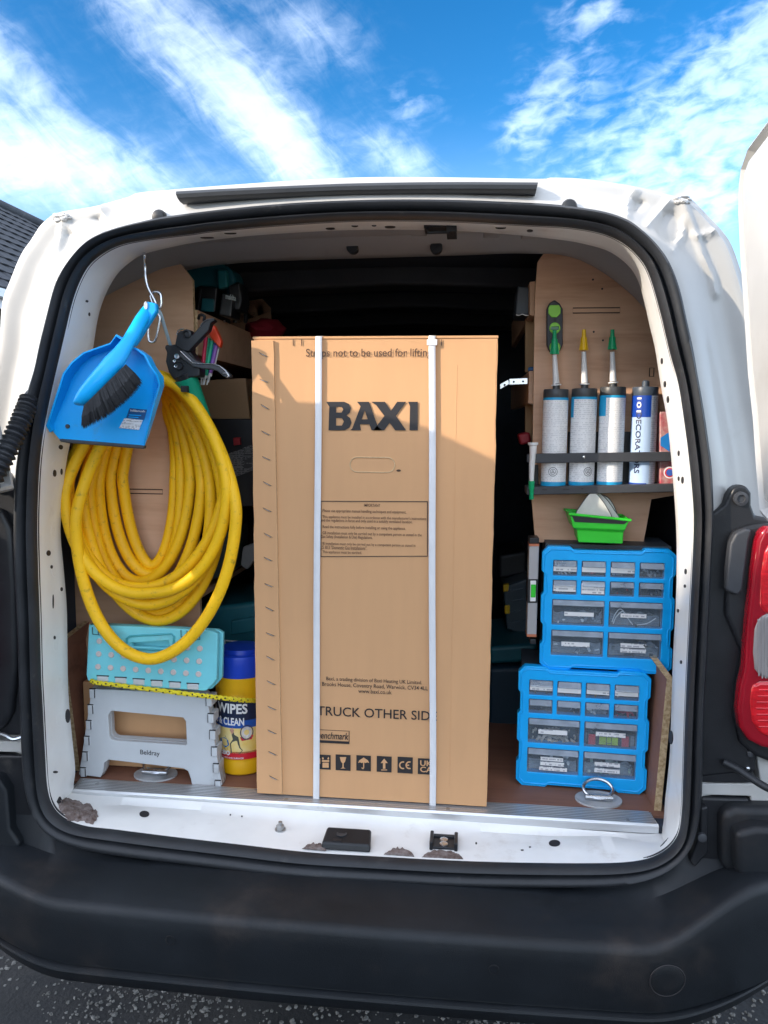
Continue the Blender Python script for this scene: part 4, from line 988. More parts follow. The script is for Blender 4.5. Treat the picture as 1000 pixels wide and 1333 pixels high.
        for q in path: rows.append([bm.verts.new(q + Vector((dx, dy, 0))) for dx, dy in ((-w, 0), (-w * .86, -.0012), (w * .86, -.0012), (w, 0))])
        for a_, b2 in zip(rows, rows[1:]):
            for k in range(3): bm.faces.new((a_[k], a_[k + 1], b2[k + 1], b2[k]))
        part('packing_strap', bm, MT['strap'], t, smooth=True, angle=60)
    bm = BM(); p = PY(562.5, 446, BY - .008); box(bm, p.x - .010, p.x + .010, BY - .0072, BY - .005, p.z - .005, p.z + .0065); part('strap_buckle', bm, MT['strap'], t, bevel=.001)
    # ---- print
    def q(px, py): p = PY(px, py, F); return (p.x, p.z)
    def T(s, x0_, y0_, x1_, y1_, bold=.0, m='ink', slope=0, shear=0):
        a_, b2 = q(x0_, y1_), q(x1_, y1_); return fit_text(s, a_[0], b2[0], a_[1], q(x0_, y0_)[1], F, MT[m], t, bold=bold, slope=slope, shear=shear)
    T('Straps not to be used for lifting', 398.5, 454, 562, 467.5, .004, 'inkb')
    z = zoomer(320, 420, 2.941)
    def S(sp, m='ink', y=F, name='emblem'): return shape([[q(*p) for p in z(*s)] for s in sp], y, MT[m], t, name)
    S([[(308,303),(377,303),(395,311),(403,327),(399,344),(386,355),(400,365),(405,383),(398,401),(380,412),(317,412),(320,322)], [(346,322),(367,322),(374,332),(367,344),(346,344)], [(346,365),(368,365),(376,378),(368,394),(346,394)]], name='letter')
    S([[(426,303),(472,303),(506,398),(522,412),(482,412),(473,389),(437,389),(441,412),(400,412),(408,404),(440,320)], [(456,336),(467,370),(444,370)]], name='letter')
    S([[(480,303),(533,303),(556,337),(580,303),(614,303),(575,357),(614,412),(572,412),(551,383),(530,412),(489,412),(531,357),(500,316)]], name='letter')
    S([[(622,303),(659,303),(659,412),(627,412),(629,320)]], name='letter')
    # warning panel
    fr_ = [(417.5,652),(557,652.5),(557,724.5),(417.5,725)]; o_ = [q(*p) for p in fr_]; i_ = [(o_[0][0] + .0015, o_[0][1] - .0015), (o_[1][0] - .0015, o_[1][1] - .0015), (o_[2][0] - .0015, o_[2][1] + .0015), (o_[3][0] + .0015, o_[3][1] + .0015)]
    shape([o_, i_], F, MT['ink'], t, 'print_border')
    for s, x_, y_, x2, y2 in (('IMPORTANT', 474, 655.8, 495, 659.4), ('· Please use appropriate manual handling techniques and equipment.', 418, 662.5, 529, 667.5), ('· This appliance must be installed in accordance with the manufacturer\'s instructions', 418, 670.5, 555, 675.3), ('and the regulations in force and only used in a suitably ventilated location.', 418, 675, 537, 680), ('· Read the instructions fully before installing or using the appliance.', 418, 683.5, 528, 688.5), ('· GB installation must only be carried out by a competent person as stated in the', 418, 691.5, 549, 696.5), ('Gas Safety (Installation & Use) Regulations.', 418, 696.3, 485, 701.3), ('· IE installation must only be carried out by a competent person as stated in', 418, 705.5, 541, 710), ('I.S. 813 "Domestic Gas Installations".', 418, 709.8, 478, 714.6), ('· This appliance must be earthed.', 418, 716.5, 471, 721)):
        T(s, x_, y_, x2, y2, .003, 'inkb')
    T('Baxi, a trading division of Baxi Heating UK Limited.', 425, 880.8, 549.5, 887, .003)
    T('Brooks House, Coventry Road, Warwick. CV34 4LL', 419.5, 887.6, 557, 894.3, .003)
    T('www.baxi.co.uk', 466.5, 896.8, 510, 902, .003)
    T('TRUCK OTHER SIDE', 413, 919, 569, 931, .006)
    # benchmark plate
    a_, b2 = q(412, 966.5), q(455, 951.5); shape([[(a_[0], a_[1]), (b2[0], a_[1]), (b2[0], b2[1]), (a_[0], b2[1])], [(a_[0] + .001, a_[1] + .0055), (b2[0] - .0012, a_[1] + .0055), (b2[0] - .0012, b2[1] - .001), (a_[0] + .001, b2[1] - .001)]], F, MT['ink'], t, 'printed_badge')
    T('benchmark', 413, 952.3, 454, 961.2, .012, 'ink', shear=.25)
    # handling symbols
    sq = [(413,983,430.5,1001),(437,983,456.5,1002.5),(464,984,483,1003),(490.5,985,510,1004.5),(517.5,986,537.5,1006),(544,988,564,1007.5)]
    WM = MT['card']; F2 = F - .0005
    for (x_, y_, x2, y2) in sq:
        a_, b2 = q(x_, y2), q(x2, y_); shape([[(a_[0], a_[1]), (b2[0], a_[1]), (b2[0], b2[1]), (a_[0], b2[1])]], F, MT['ink'], t, 'handling_symbol')
    def sym(i, polys):
        x_, y_, x2, y2 = sq[i]
        shape([[q(x_ + (x2 - x_) * p[0], y_ + (y2 - y_) * p[1]) for p in pl] for pl in polys], F2, WM, t, 'symbol_mark')
    sym(0, [[(.36,.35),(.9,.35),(.9,.48),(.36,.48)], [(.40,.54),(.86,.54),(.86,.9),(.40,.9)]]); sym(0, [[(.36,.2),(.44,.12),(.5,.28),(.4,.32)], [(.9,.2),(.82,.12),(.76,.28),(.86,.32)], [(.12,.3),(.2,.22),(.24,.22),(.24,.62),(.17,.62),(.17,.34)]])
    sym(1, [[(.28,.12),(.72,.12),(.64,.42),(.54,.54),(.54,.82),(.68,.88),(.32,.88),(.46,.82),(.46,.54),(.36,.42)]])
    sym(2, [[(.12,.48),(.2,.30),(.4,.17),(.5,.1),(.6,.17),(.8,.30),(.88,.48),(.75,.43),(.63,.48),(.54,.44),(.54,.82),(.48,.9),(.38,.88),(.35,.78),(.41,.78),(.44,.83),(.47,.8),(.47,.44),(.37,.48),(.25,.43)]])
    sym(3, [[(.5,.12),(.74,.42),(.58,.42),(.58,.8),(.42,.8),(.42,.42),(.26,.42)], [(.3,.85),(.7,.85),(.7,.91),(.3,.91)]])
    def arc(cx, cz, r, a0, a1, w): 
        n = 14; o_ = [(cx + r * math.cos(R(a0 + (a1 - a0) * k / n)), cz - r * math.sin(R(a0 + (a1 - a0) * k / n))) for k in range(n + 1)]; i_ = [(cx + (r - w) * math.cos(R(a1 + (a0 - a1) * k / n)), cz - (r - w) * math.sin(R(a1 + (a0 - a1) * k / n))) for k in range(n + 1)]; return o_ + i_
    sym(4, [arc(.36,.5,.26,70,290,.09), arc(.78,.5,.26,70,290,.09)]); sym(4, [[(.54,.46),(.76,.46),(.76,.54),(.54,.54)]])
    for s, x_, y_, x2, y2 in (('UK', 547, 990.5, 563, 996.8), ('CA', 547, 998.5, 563, 1004.8)):
        a_, b2 = q(x_, y2), q(x2, y_); fit_text(s, a_[0], b2[0], a_[1], b2[1], F2, WM, t, bold=.02)
    return t
carton()

# ------------------------------------------------------------------ yellow hose
def hose():
    loops = [(160,226,505,736,.215),(147,240,500,748,.205),(133,252,497,757,.19),(118,266,494,778,.172),(106,277,492,800,.155),(112,296,492,808,.138),(93,288,490,765,.122),(84,300,488,787,.102),(80,294,488,772,.085),(99,311,496,858,.078)]
    pts = []; per = 44
    n = len(loops)
    def L_(f):
        i = min(int(f), n - 2); t = f - i; return [a + (b_ - a) * t for a, b_ in zip(loops[i], loops[i + 1])]
    tot = (n - 1) * per + per
    for k in range(tot + 1):
        a = 2 * math.pi * k / per
        f = min(n - 1.001, k / per - .5 if k / per > .5 else 0)
        l, r, t_, b_, Y = L_(max(0, f))
        cx, cz = (l + r) / 2, (t_ + b_) / 2; hw, hh = (r - l) / 2, (b_ - t_) / 2
        s, c = math.sin(a), math.cos(a)
        w = hw * (1 - .30 * max(0, c) ** 1.2 - .04 * max(0, -c))
        px = cx + (8 if c > 0 else 0) * c + w * s + 7 * noise.noise((k * .075, 1, 0)) * (1 if c < .6 else .4) + 9 * max(0, -c) * math.sin(f * 1.7 + 1); py = cz - hh * c
        pts.append(PY(px, py, Y + .035 + .008 * noise.noise((k * .11, 5, 2)) + .06 * max(0, c)))
    o = None
    bm = BM(); P = catmull(pts, 3); tube(bm, P, .0122, 12)
    o = part('coiled_hose', bm, MT['hose'], None, smooth=True, angle=80)
    tag(o, 'thick yellow rubber hose hanging in a grubby coil on the left', 'hose')
    ctr = sum((v.co for v in o.data.vertices), Vector()) / len(o.data.vertices)
hose()

# ------------------------------------------------------------------ hook and clips
def hooks():
    bm = BM(); Y = .075
    tube(bm, catmull([PY(188,336,.13), PY(187.5,330,.09), PY(188.5,332,.06), PY(189,345,Y), PY(190,362,Y), PY(193,374,Y), PY(198,384,Y), PY(202,392,Y), PY(203,399,Y), PY(200,402,Y - .01), PY(196,398,Y - .015)], 8), .0028, 10)
    tag(part('wire_hook', bm, MT['steel'], None, smooth=True), 'long bright wire hook hanging from the roof edge above the blue brush', 'hook')
    def carabiner(px, py, w, h, ang, Y, label):
        c = PY(px, py, Y); t = thing('carabiner', label, 'carabiner', c, 'carabiners on the wire hook')
        M_ = Matrix.Rotation(R(ang), 4, 'Y')
        out = [(0, h), (.55 * w, h * .92), (w, h * .6), (w * .92, 0), (w * .72, -h * .6), (.4 * w, -h * .95), (0, -h), (-.42 * w, -h * .9), (-w * .62, -h * .55)]
        bm = BM(); tube(bm, [M_ @ Vector((x, 0, z)) for x, _, z in [(p.x, 0, p.z) for p in catmull([Vector((x, 0, z)) for x, z in out], 5)]], .0026, 10)
        tube(bm, [M_ @ Vector((x, 0, z)) for x, z in ((0, h), (-.55 * w, h * .8), (-.72 * w, h * .5))], .0026, 10); part('clip_body', bm, MT['steel'], t, smooth=True, local=True)
        bm = BM(); tube(bm, [M_ @ Vector((x, 0, z)) for x, z in ((-.72 * w, h * .5), (-.62 * w, -h * .55))], .0022, 10); part('clip_gate', bm, MT['steel'], t, smooth=True, local=True)
    carabiner(199, 425, .013, .030, 6, .10, 'bright steel carabiner hanging straight down behind the blue brush handle')
    carabiner(203, 391, .012, .016, -14, .085, 'small steel carabiner clipped to the end of the wire hook')
    bm = BM(); tube(bm, catmull([PY(203,398,.09), PY(209,408,.10), PY(214,424,.12), PY(219,440,.145), PY(222,450,.16)], 6), .0034, 10)
    tag(part('tie_cord', bm, mat('pale_blue_cord', (.42, .58, .68), .5), None, smooth=True), 'short pale blue cord between the hook and the black lever tool', 'cord')
hooks()

# ------------------------------------------------------------------ dustpan and hand brush
def dustpan():
    z = zoomer(60, 380, 5.556); Y = -.005
    out = z((640,385),(622,402),(700,425),(760,470),(800,550),(848,615),(852,680),(800,850),(745,1030),(712,1112),(690,1122),(100,1072),(48,1008),(42,960),(110,800),(190,600),(250,520),(330,455),(520,388),(560,330))
    L_ = thing('dustpan', 'bright blue plastic dustpan with grey rubber lip hanging on the left door post', 'dustpan', PY(140, 520, Y + .02))
    bm = BM()
    base = [PY(*p, Y + .022) for p in out]
    prism(bm, base, (0, .0025, 0))
    # walls: rise towards the viewer, highest round the back, none along the lip
    n = len(out); h = []
    for i, p in enumerate(out):
        if i in (9, 10, 11, 12): h.append(.004)
        elif p[1] > 545: h.append(.014)
        elif p[1] > 500: h.append(.022)
        else: h.append(.030)
    C = sum(base, Vector()) / n
    o1 = [bm.verts.new(p + Vector((0, .001, 0))) for p in base]; o2 = [bm.verts.new(C + (p - C) * 1.03 + Vector((0, -h_, 0))) for p, h_ in zip(base, h)]; o3 = [bm.verts.new(C + (p - C) * .985 + Vector((0, -h_, 0))) for p, h_ in zip(base, h)]; o4 = [bm.verts.new(C + (p - C) * .965) for p in base]
    for a, b_ in ((o1, o2), (o2, o3), (o3, o4)):
        for i in range(n):
            j = (i + 1) % n
            if {i, j} <= {9, 10, 11, 12}: continue
            bm.faces.new((a[i], a[j], b_[j], b_[i]))
    part('pan', bm, MT['bluepan'], L_, bevel=.002)
    bm = BM(); pprism(bm, z((560,395),(640,395),(800,140),(796,80),(720,66),(690,120),(545,360)), Y + .030, .014); part('pan_handle', bm, MT['bluepan'], L_, bevel=.004)
    # ribs moulded along the right side
    bm = BM()
    for k in range(22):
        f = k / 21; px, py = 60 + (800 + (770 - 800) * f) / 5.556, 380 + (590 + (900 - 590) * f) / 5.556
        if f > .6: px -= (f - .6) * 12
        c = PY(px, py, Y + .021); box(bm, c.x - .005, c.x + .005, c.y - .002, c.y + .002, c.z - .0012, c.z + .0012)
    part('moulded_ribs', bm, MT['bluepan'], L_, kind='stuff')
    bm = BM(); pprism(bm, z((92,1062),(712,1112),(706,1136),(640,1132),(150,1092),(100,1084)), Y + .012, .012); part('rubber_lip', bm, MT['greyp'], L_, bevel=.002)
    # sticker
    nav = mat('navy_sticker', (.012, .085, .24), .4); lab = print_mat('barcode_sticker', (.72, .74, .76), (.10, .10, .12), rows=480., cover=.5)
    Ys = Y + .0205
    st = [PY(*p, Ys) for p in z((605,840),(730,852),(708,925),(580,910))]; bm = BM(); prism(bm, st, (0, .0006, 0)); s1 = part('sticker', bm, nav, L_)
    st = [PY(*p, Ys) for p in z((568,912),(700,928),(672,998),(528,984))]; bm = BM(); prism(bm, st, (0, .0006, 0)); part('sticker', bm, lab, L_)
    a, b_ = PY(*z((612,876))[0], Ys - .0006), PY(*z((716,846))[0], Ys - .0006)
    fit_text('hillbrush', a.x, b_.x, a.z + .003, b_.z - .001, Ys - .0006, MT['white'], s1, bold=.02, slope=-.06)
    for k, w in ((0, .8), (1, .62)):
        a = PY(*z((600 - k * 4, 893 + k * 15))[0], Ys - .0006); b_ = PY(*z((600 + 110 * w, 893 + k * 15))[0], Ys - .0006); bm = BM(); prism(bm, [a, b_ + Vector((0, 0, -.0012)), b_ + Vector((0, 0, .0006)), a + Vector((0, 0, .0018))], (0, .0003, 0)); part('small_print', bm, MT['bluepan'], s1)
    c = PY(*z((155,972))[0], Y + .02); bm = BM(); lathe(bm, [(.004, .002), (.004, -.001)], c, 'Y', 12); part('scuff_mark', bm, MT['greyp'], L_)
dustpan()
def brush():
    z = zoomer(60, 380, 5.556); Y = -.042
    L_ = thing('hand_brush', 'blue hand brush with black bristles hung diagonally in front of the blue dustpan', 'brush', PY(140, 480, Y))
    bm = BM()
    spine = [(760,85,26,.085),(735,130,40,.076),(690,200,46,.058),(640,290,48,.038),(590,370,48,.020),(545,440,58,.004),(490,510,70,-.008),(430,585,72,-.014),(360,665,70,-.016),(300,735,66,-.016),(255,785,52,-.014),(228,806,22,-.010)]
    rows = []
    for i, (x, y, w, dy) in enumerate(spine):
        a = spine[max(i - 1, 0)]; b_ = spine[min(i + 1, len(spine) - 1)]
        d = Vector((b_[0] - a[0], b_[1] - a[1])).normalized(); nrm = Vector((-d.y, d.x)) * w
        pa, pb = z((x - nrm.x, y - nrm.y), (x + nrm.x, y + nrm.y)); A, B = PY(*pa, Y + dy), PY(*pb, Y + dy); th = .011 if i < 5 else .014
        Cc = (A + B) / 2; e = (A - B) / 2
        rows.append([bm.verts.new(Cc + e * math.cos(t) * (1 if abs(math.cos(t)) < .95 else 1) + Vector((0, th * math.sin(t), 0))) for t in [2 * math.pi * (k + .5) / 12 for k in range(12)]])
    for a, b_ in zip(rows, rows[1:]):
        for k in range(12): bm.faces.new((a[k], a[(k + 1) % 12], b_[(k + 1) % 12], b_[k]))
    bm.faces.new(rows[0]); bm.faces.new(rows[-1][::-1])
    hd = part('brush_handle', bm, MT['blue'], L_, smooth=True, angle=60)
    c = PY(*z((727,100))[0], Y + .069); bm = BM(); lathe(bm, [(.0045, .003), (.0045, -.004)], c, 'Y', 14, M=Matrix.Diagonal((.8, 1, 1.6, 1))); part('hang_hole', bm, MT['steel'], hd, smooth=True)
    bm = BM(); rnd = random.Random(4)
    r0 = z((275,820),(575,525)); r1 = z((262,985),(692,655)); tip_mid = z((330,1000),(400,960))
    for k in range(1500):
        f = rnd.random(); g = rnd.uniform(-.012, .010)
        a = Vector(r0[0]).lerp(Vector(r0[1]), f); b_ = Vector(r1[0]).lerp(Vector(r1[1]), f)
        bow = 14 * math.sin(f * math.pi) ** .7; b_ = b_ + Vector((.62, .78)) * bow * .55
        b_ += Vector((rnd.uniform(-2.5, 2.5), rnd.uniform(-2.5, 2.5)))
        A = PY(a.x, a.y, Y - .018 + g); B = PY(b_.x, b_.y, Y - .004 + g * 2.0 + rnd.uniform(-.004, .004)); m_ = (A + B) / 2 + Vector((0, g * .3, 0))
        w = Vector((.0009, 0, .0006)); u = Vector((0, .0009, 0))
        v = [bm.verts.new(p) for p in (A - w, A + w, m_ + w, m_ - w, B)]
        bm.faces.new((v[0], v[1], v[2], v[3])); bm.faces.new((v[3], v[2], v[4]))
    part('bristles', bm, MT['bristle'], L_, kind='stuff', recalc=False)
brush()

# ------------------------------------------------------------------ black lever tool with green sleeve
def lever_tool():
    z = zoomer(190, 400, 6.667); Y = .15
    t = thing('lever_tool', 'black two-lever hand tool with a green tapered sleeve hanging above the yellow hose', 'hand tool', PY(240, 470, Y))
    bm = BM(); pprism(bm, z((250,320),(330,270),(390,300),(380,380),(420,430),(470,520),(465,600),(240,630),(195,560),(170,470),(180,390),(160,350),(170,325),(210,330)), Y, .035); part('tool_head', bm, MT['blackp'], t, bevel=.008, seg=3)
    bm = BM(); pprism(bm, z((250,330),(270,230),(300,200),(340,205),(385,225),(400,240),(500,130),(540,100),(590,98),(600,115),(560,140),(545,200),(430,320),(370,385),(330,380)), Y - .008, .02); up = part('upper_lever', bm, MT['blackp'], t, bevel=.005)
    bm = BM(); tube(bm, [PY(*p, Y - .009) for p in z((470,165),(500,125),(535,105),(590,100))], .0012, 6); tube(bm, [PY(*p, Y - .006) for p in z((268,240),(280,205),(305,190),(330,192))], .0016, 6); part('lever_edge', bm, MT['steel'], up, smooth=True)
    bm = BM(); rows = []
    cl = z((300,395),(360,440),(420,490),(500,510),(570,515),(630,535),(690,585),(725,605)); wd = [34, 34, 30, 26, 24, 24, 24, 18]
    for i, p in enumerate(cl):
        a = Vector(cl[max(i - 1, 0)]); b_ = Vector(cl[min(i + 1, len(cl) - 1)]); d = (b_ - a).normalized(); nn = Vector((-d.y, d.x)) * wd[i] / 6.667
        A, B = PY(p[0] - nn.x, p[1] - nn.y, Y - .01), PY(p[0] + nn.x, p[1] + nn.y, Y - .01)
        rows.append([bm.verts.new(q) for q in (A, B, B + Vector((0, .022, 0)), A + Vector((0, .022, 0)))])
    for a, b_ in zip(rows, rows[1:]):
        for k in range(4): bm.faces.new((a[k], a[(k + 1) % 4], b_[(k + 1) % 4], b_[k]))
    bm.faces.new(rows[0]); bm.faces.new(rows[-1][::-1]); lo = part('lower_lever', bm, MT['greyp'], t, bevel=.003)
    bm = BM(); tube(bm, [PY(*p, Y - .011) for p in z((300,380),(350,430),(410,485),(500,490),(580,492),(640,510),(690,550),(720,590))], .0011, 6); tube(bm, [PY(*p, Y - .011) for p in z((665,575),(700,570),(722,600),(700,612))], .0016, 6); part('lever_edge', bm, MT['steel'], lo, smooth=True)
    for x, y, r in ((275,425,.0065),(255,465,.004),(290,510,.0085),(265,510,.004)):
        c = PY(*z((x, y))[0], Y - .002); bm = BM(); lathe(bm, [(r, .006), (r, -.002), (r * .8, -.004), (r * .3, -.0035)], c, 'Y', 18); part('pivot_bolt', bm, MT['steel'] if r < .007 else MT['blackp'], t, smooth=True)
    c = PY(*z((360,232))[0], Y - .006); bm = BM(); lathe(bm, [(.009, .02), (.009, -.004), (.006, -.005), (.005, -.001)], c, 'Y', 20); part('pivot_eye', bm, MT['blackp'], up, smooth=True)
    a, b_ = PY(*z((345,610))[0], Y + .018), PY(*z((505,960))[0], Y + .05)
    bm = BM(); ax = (b_ - a); n = 8; tube(bm, [a + ax * (k / n) for k in range(n + 1)], lambda f: .0235 - .009 * f if f > .02 else .024, 22); sl = part('rubber_sleeve', bm, MT['sleeve'], t, smooth=True)
    bm = BM(); tube(bm, [a - ax.normalized() * .010, a + ax.normalized() * .002], .0215, 20); part('sleeve_collar', bm, MT['blackp'], t, smooth=True)
    bm = BM(); c = PY(*z((335,708))[0], Y - .006); box(bm, c.x - .007, c.x + .006, c.y - .002, c.y + .01, c.z - .006, c.z + .006, ); part('sleeve_slot', bm, MT['ink'], sl)
lever_tool()
def pens():
    z = zoomer(190, 400, 6.667); X0 = .20
    cl = [((521,255),(487,590),(.55,.02,.07),'slim red marker pen, leftmost of the bundle on the plywood shelf front'),((547,268),(505,590),(.0,.33,.16),'green marker pen beside the red one in the bundle'),((575,290),(520,590),(.02,.36,.20),'second green marker pen in the middle of the bundle'),((598,310),(545,590),(.02,.08,.45),'dark blue marker pen in the bundle'),((613,330),(560,570),(.22,.09,.36),'purple marker pen in the bundle'),((627,340),(585,520),(.6,.6,.62),'pale grey marker pen, rightmost of the bundle')]
    for i, (a, b_, c, lab) in enumerate(cl):
        Y = X0 + .006 * (i % 2); A, B = PY(*z(a)[0], Y), PY(*z(b_)[0], Y); d = (B - A).normalized()
        t = thing('marker_pen', lab, 'pen', A, 'marker pens clipped to the shelf front'); bm = BM(); tube(bm, [A, B], .0042, 10); part('pen_barrel', bm, mat('pen_plastic', c, .35), t, smooth=True)
        bm = BM(); tube(bm, [B, B + d * .006, B + d * .007, B + d * .020], lambda f: .0032 if f < .4 else .0014, 8); part('pen_tip', bm, MT['white'], t, smooth=True)
    o = solid('pen_clip', z((545,190),(590,150),(640,260),(655,300),(640,355),(600,310),(560,262),(540,225)), X0 - .010, .016, mat('orange_red_plastic', (.75, .06, .015), .4), None, .003)
    tag(o, 'orange red plastic clip holding the coloured pens', 'clip')
    bm = BM(); c = PY(266, 415, X0 + .02); tube(bm, catmull([c + Vector((-.012, 0, .0)), c + Vector((-.006, -.008, .007)), c + Vector((.004, -.010, .004)), c + Vector((.002, -.006, -.006)), c + Vector((.012, 0, -.010))], 5), .0032, 8)
    tag(part('elastic_band', bm, MT['blackp'], None, smooth=True), 'small black elastic loop above the pens on the shelf', 'band')
pens()

# ------------------------------------------------------------------ folding step stool
def stool():
    z = zoomer(60, 780, 3.333); Y = .175
    t = thing('folding_step_stool', 'folded step stool with grey legs and spotted turquoise seat standing on the floor at left', 'step stool', PY(195, 1010, Y))
    outer = z((205,388),(690,412),(702,440),(765,800),(720,820),(640,810),(634,775),(622,740),(600,728),(275,690),(255,705),(250,745),(240,766),(150,755))
    win = z((285,478),(600,508),(612,525),(617,625),(610,632),(300,612),(285,605),(276,588),(272,500))
    def leaf(name, Yo, dx, m, sc=1.0):
        sp = [[(PY(*p, Y).x + dx, PY(*p, Y).z) for p in pl] for pl in (outer, win)]
        me = curve_mesh(sp, .004, .0012); me.transform(Matrix.Translation((0, Yo, 0))); me.materials.append(m); return link(name, me, t)
    f = leaf('leg_frame', Y, 0, MT['greystool']); leaf('leg_frame', Y + .012, .000, MT['greystool']); leaf('leg_frame', Y + .023, -.002, MT['greystool'])
    # hinge knuckles down both edges
    for k in range(6):
        fz = k / 5
        for side, (ax, ay), (bx, by) in ((0, (208,405), (168,745)), (1, (712,440), (750,800))):
            (px, py), = z((ax + (bx - ax) * fz, ay + (by - ay) * fz)); c = PY(px, py, Y); bm = BM()
            w = .0065
            box(bm, c.x - w, c.x + w, Y - .0085, Y + .028, c.z - .0105, c.z + .0105); 
            part('hinge_knuckle', bm, MT['greystool'], f, bevel=.002)
            bm = BM(); box(bm, c.x - w * (1.0 if side else -.75), c.x - w * (.85 if side else -.95), Y - .0092, Y - .004, c.z - .009, c.z + .009); box(bm, c.x - w, c.x + w, Y - .0089, Y - .004, c.z + .0102, c.z + .0112); part('hinge_gap', bm, MT['ink'], f)
    bm = BM(); a, b_ = PY(*z((500,420))[0], Y), PY(*z((500,470))[0], Y)
    fit_text('Beldray', PY(*z((394,0))[0], Y).x, PY(*z((480,0))[0], Y).x, PY(*z((440,681))[0], Y - .0055).z, PY(*z((440,654))[0], Y - .0055).z, Y - .0057, MT['ink'], t, bold=.008, slope=-.03)
    # seat, folded flat against the legs
    so = z((197,112),(360,118),(560,128),(725,138),(745,150),(741,340),(725,362),(700,387),(690,389),(212,357),(192,345),(186,325))
    sp = [[(PY(*p, Y - .02).x, PY(*p, Y - .02).z) for p in so]]
    hd = [[(PY(*p, Y - .02).x, PY(*p, Y - .02).z) for p in z((368,182),(540,170),(548,205),(520,214),(375,205))]]
    me = curve_mesh(sp + hd, .0055, .002, 2); me.transform(Matrix.Translation((0, Y - .020, 0))); me.materials.append(MT['teal']); seat = link('seat', me, t)
    me = curve_mesh([[(x * 1.0 + .006, z_ - .002) for x, z_ in sp[0]]], .004, .002, 2); me.transform(Matrix.Translation((0, Y - .004, 0))); me.materials.append(MT['teal']); link('seat_leaf', me, t)
    # anti slip pads
    bm = BM(); lathe(bm, [(.0062, .002), (.0062, -.0012), (.005, -.0018)], (0, 0, 0), 'Y', 14); me = bpy.data.meshes.new('pad'); bmesh.ops.recalc_face_normals(bm, faces=bm.faces[:]); bm.to_mesh(me); bm.free(); me.materials.append(MT['padpink'])
    tl, tr, bl = Vector((232,182)), Vector((668,214)), Vector((226,293))
    for r in range(3):
        for c in range(9):
            if r == 0 and c in (2, 3, 4, 5, 6): continue
            p = tl + (tr - tl) * (c / 8) + (bl - tl) * (r / 2); (px, py), = z((p.x, p.y)); o = bpy.data.objects.new('pad', me); COL.objects.link(o); o.parent = seat; o.location = PY(px, py, Y - .0278) - t.location
    # moulded carry handle and bottom hinges
    Ys = Y - .029
    bm = BM(); pts = [PY(*p, Ys) for p in z((350,170),(365,160),(545,150),(556,162),(552,210),(535,222),(375,214),(352,205))]; tube(bm, pts, .0022, 6, closed=True); part('carry_handle', bm, mat('deep_turquoise', (.06, .36, .42), .45), seat, smooth=True)
    bm = BM()
    for x, y in ((215,140),(240,143),(600,152),(655,160)):
        a = PY(*z((x, y))[0], Ys); tube(bm, [a + Vector((-.007, 0, .009)), a + Vector((-.007, 0, -.006)), a + Vector((.006, 0, -.007)), a + Vector((.006, 0, .008))], .0009, 4)
    part('moulded_slot', bm, MT['ink'], seat)
    for k in range(6):
        (px, py), = z((250 + (640 - 250) * k / 5, 343 + (376 - 343) * k / 5)); c = PY(px, py, Y - .024); bm = BM(); box(bm, c.x - .0125, c.x + .0125, Y - .030, Y - .012, c.z - .007, c.z + .006); part('hinge_knuckle', bm, MT['greystool'], seat, bevel=.0025)
        bm = BM(); box(bm, c.x - .0135, c.x + .0135, Y - .0284, Y - .0264, c.z + .005, c.z + .0078); part('hinge_gap', bm, MT['ink'], seat)
stool()

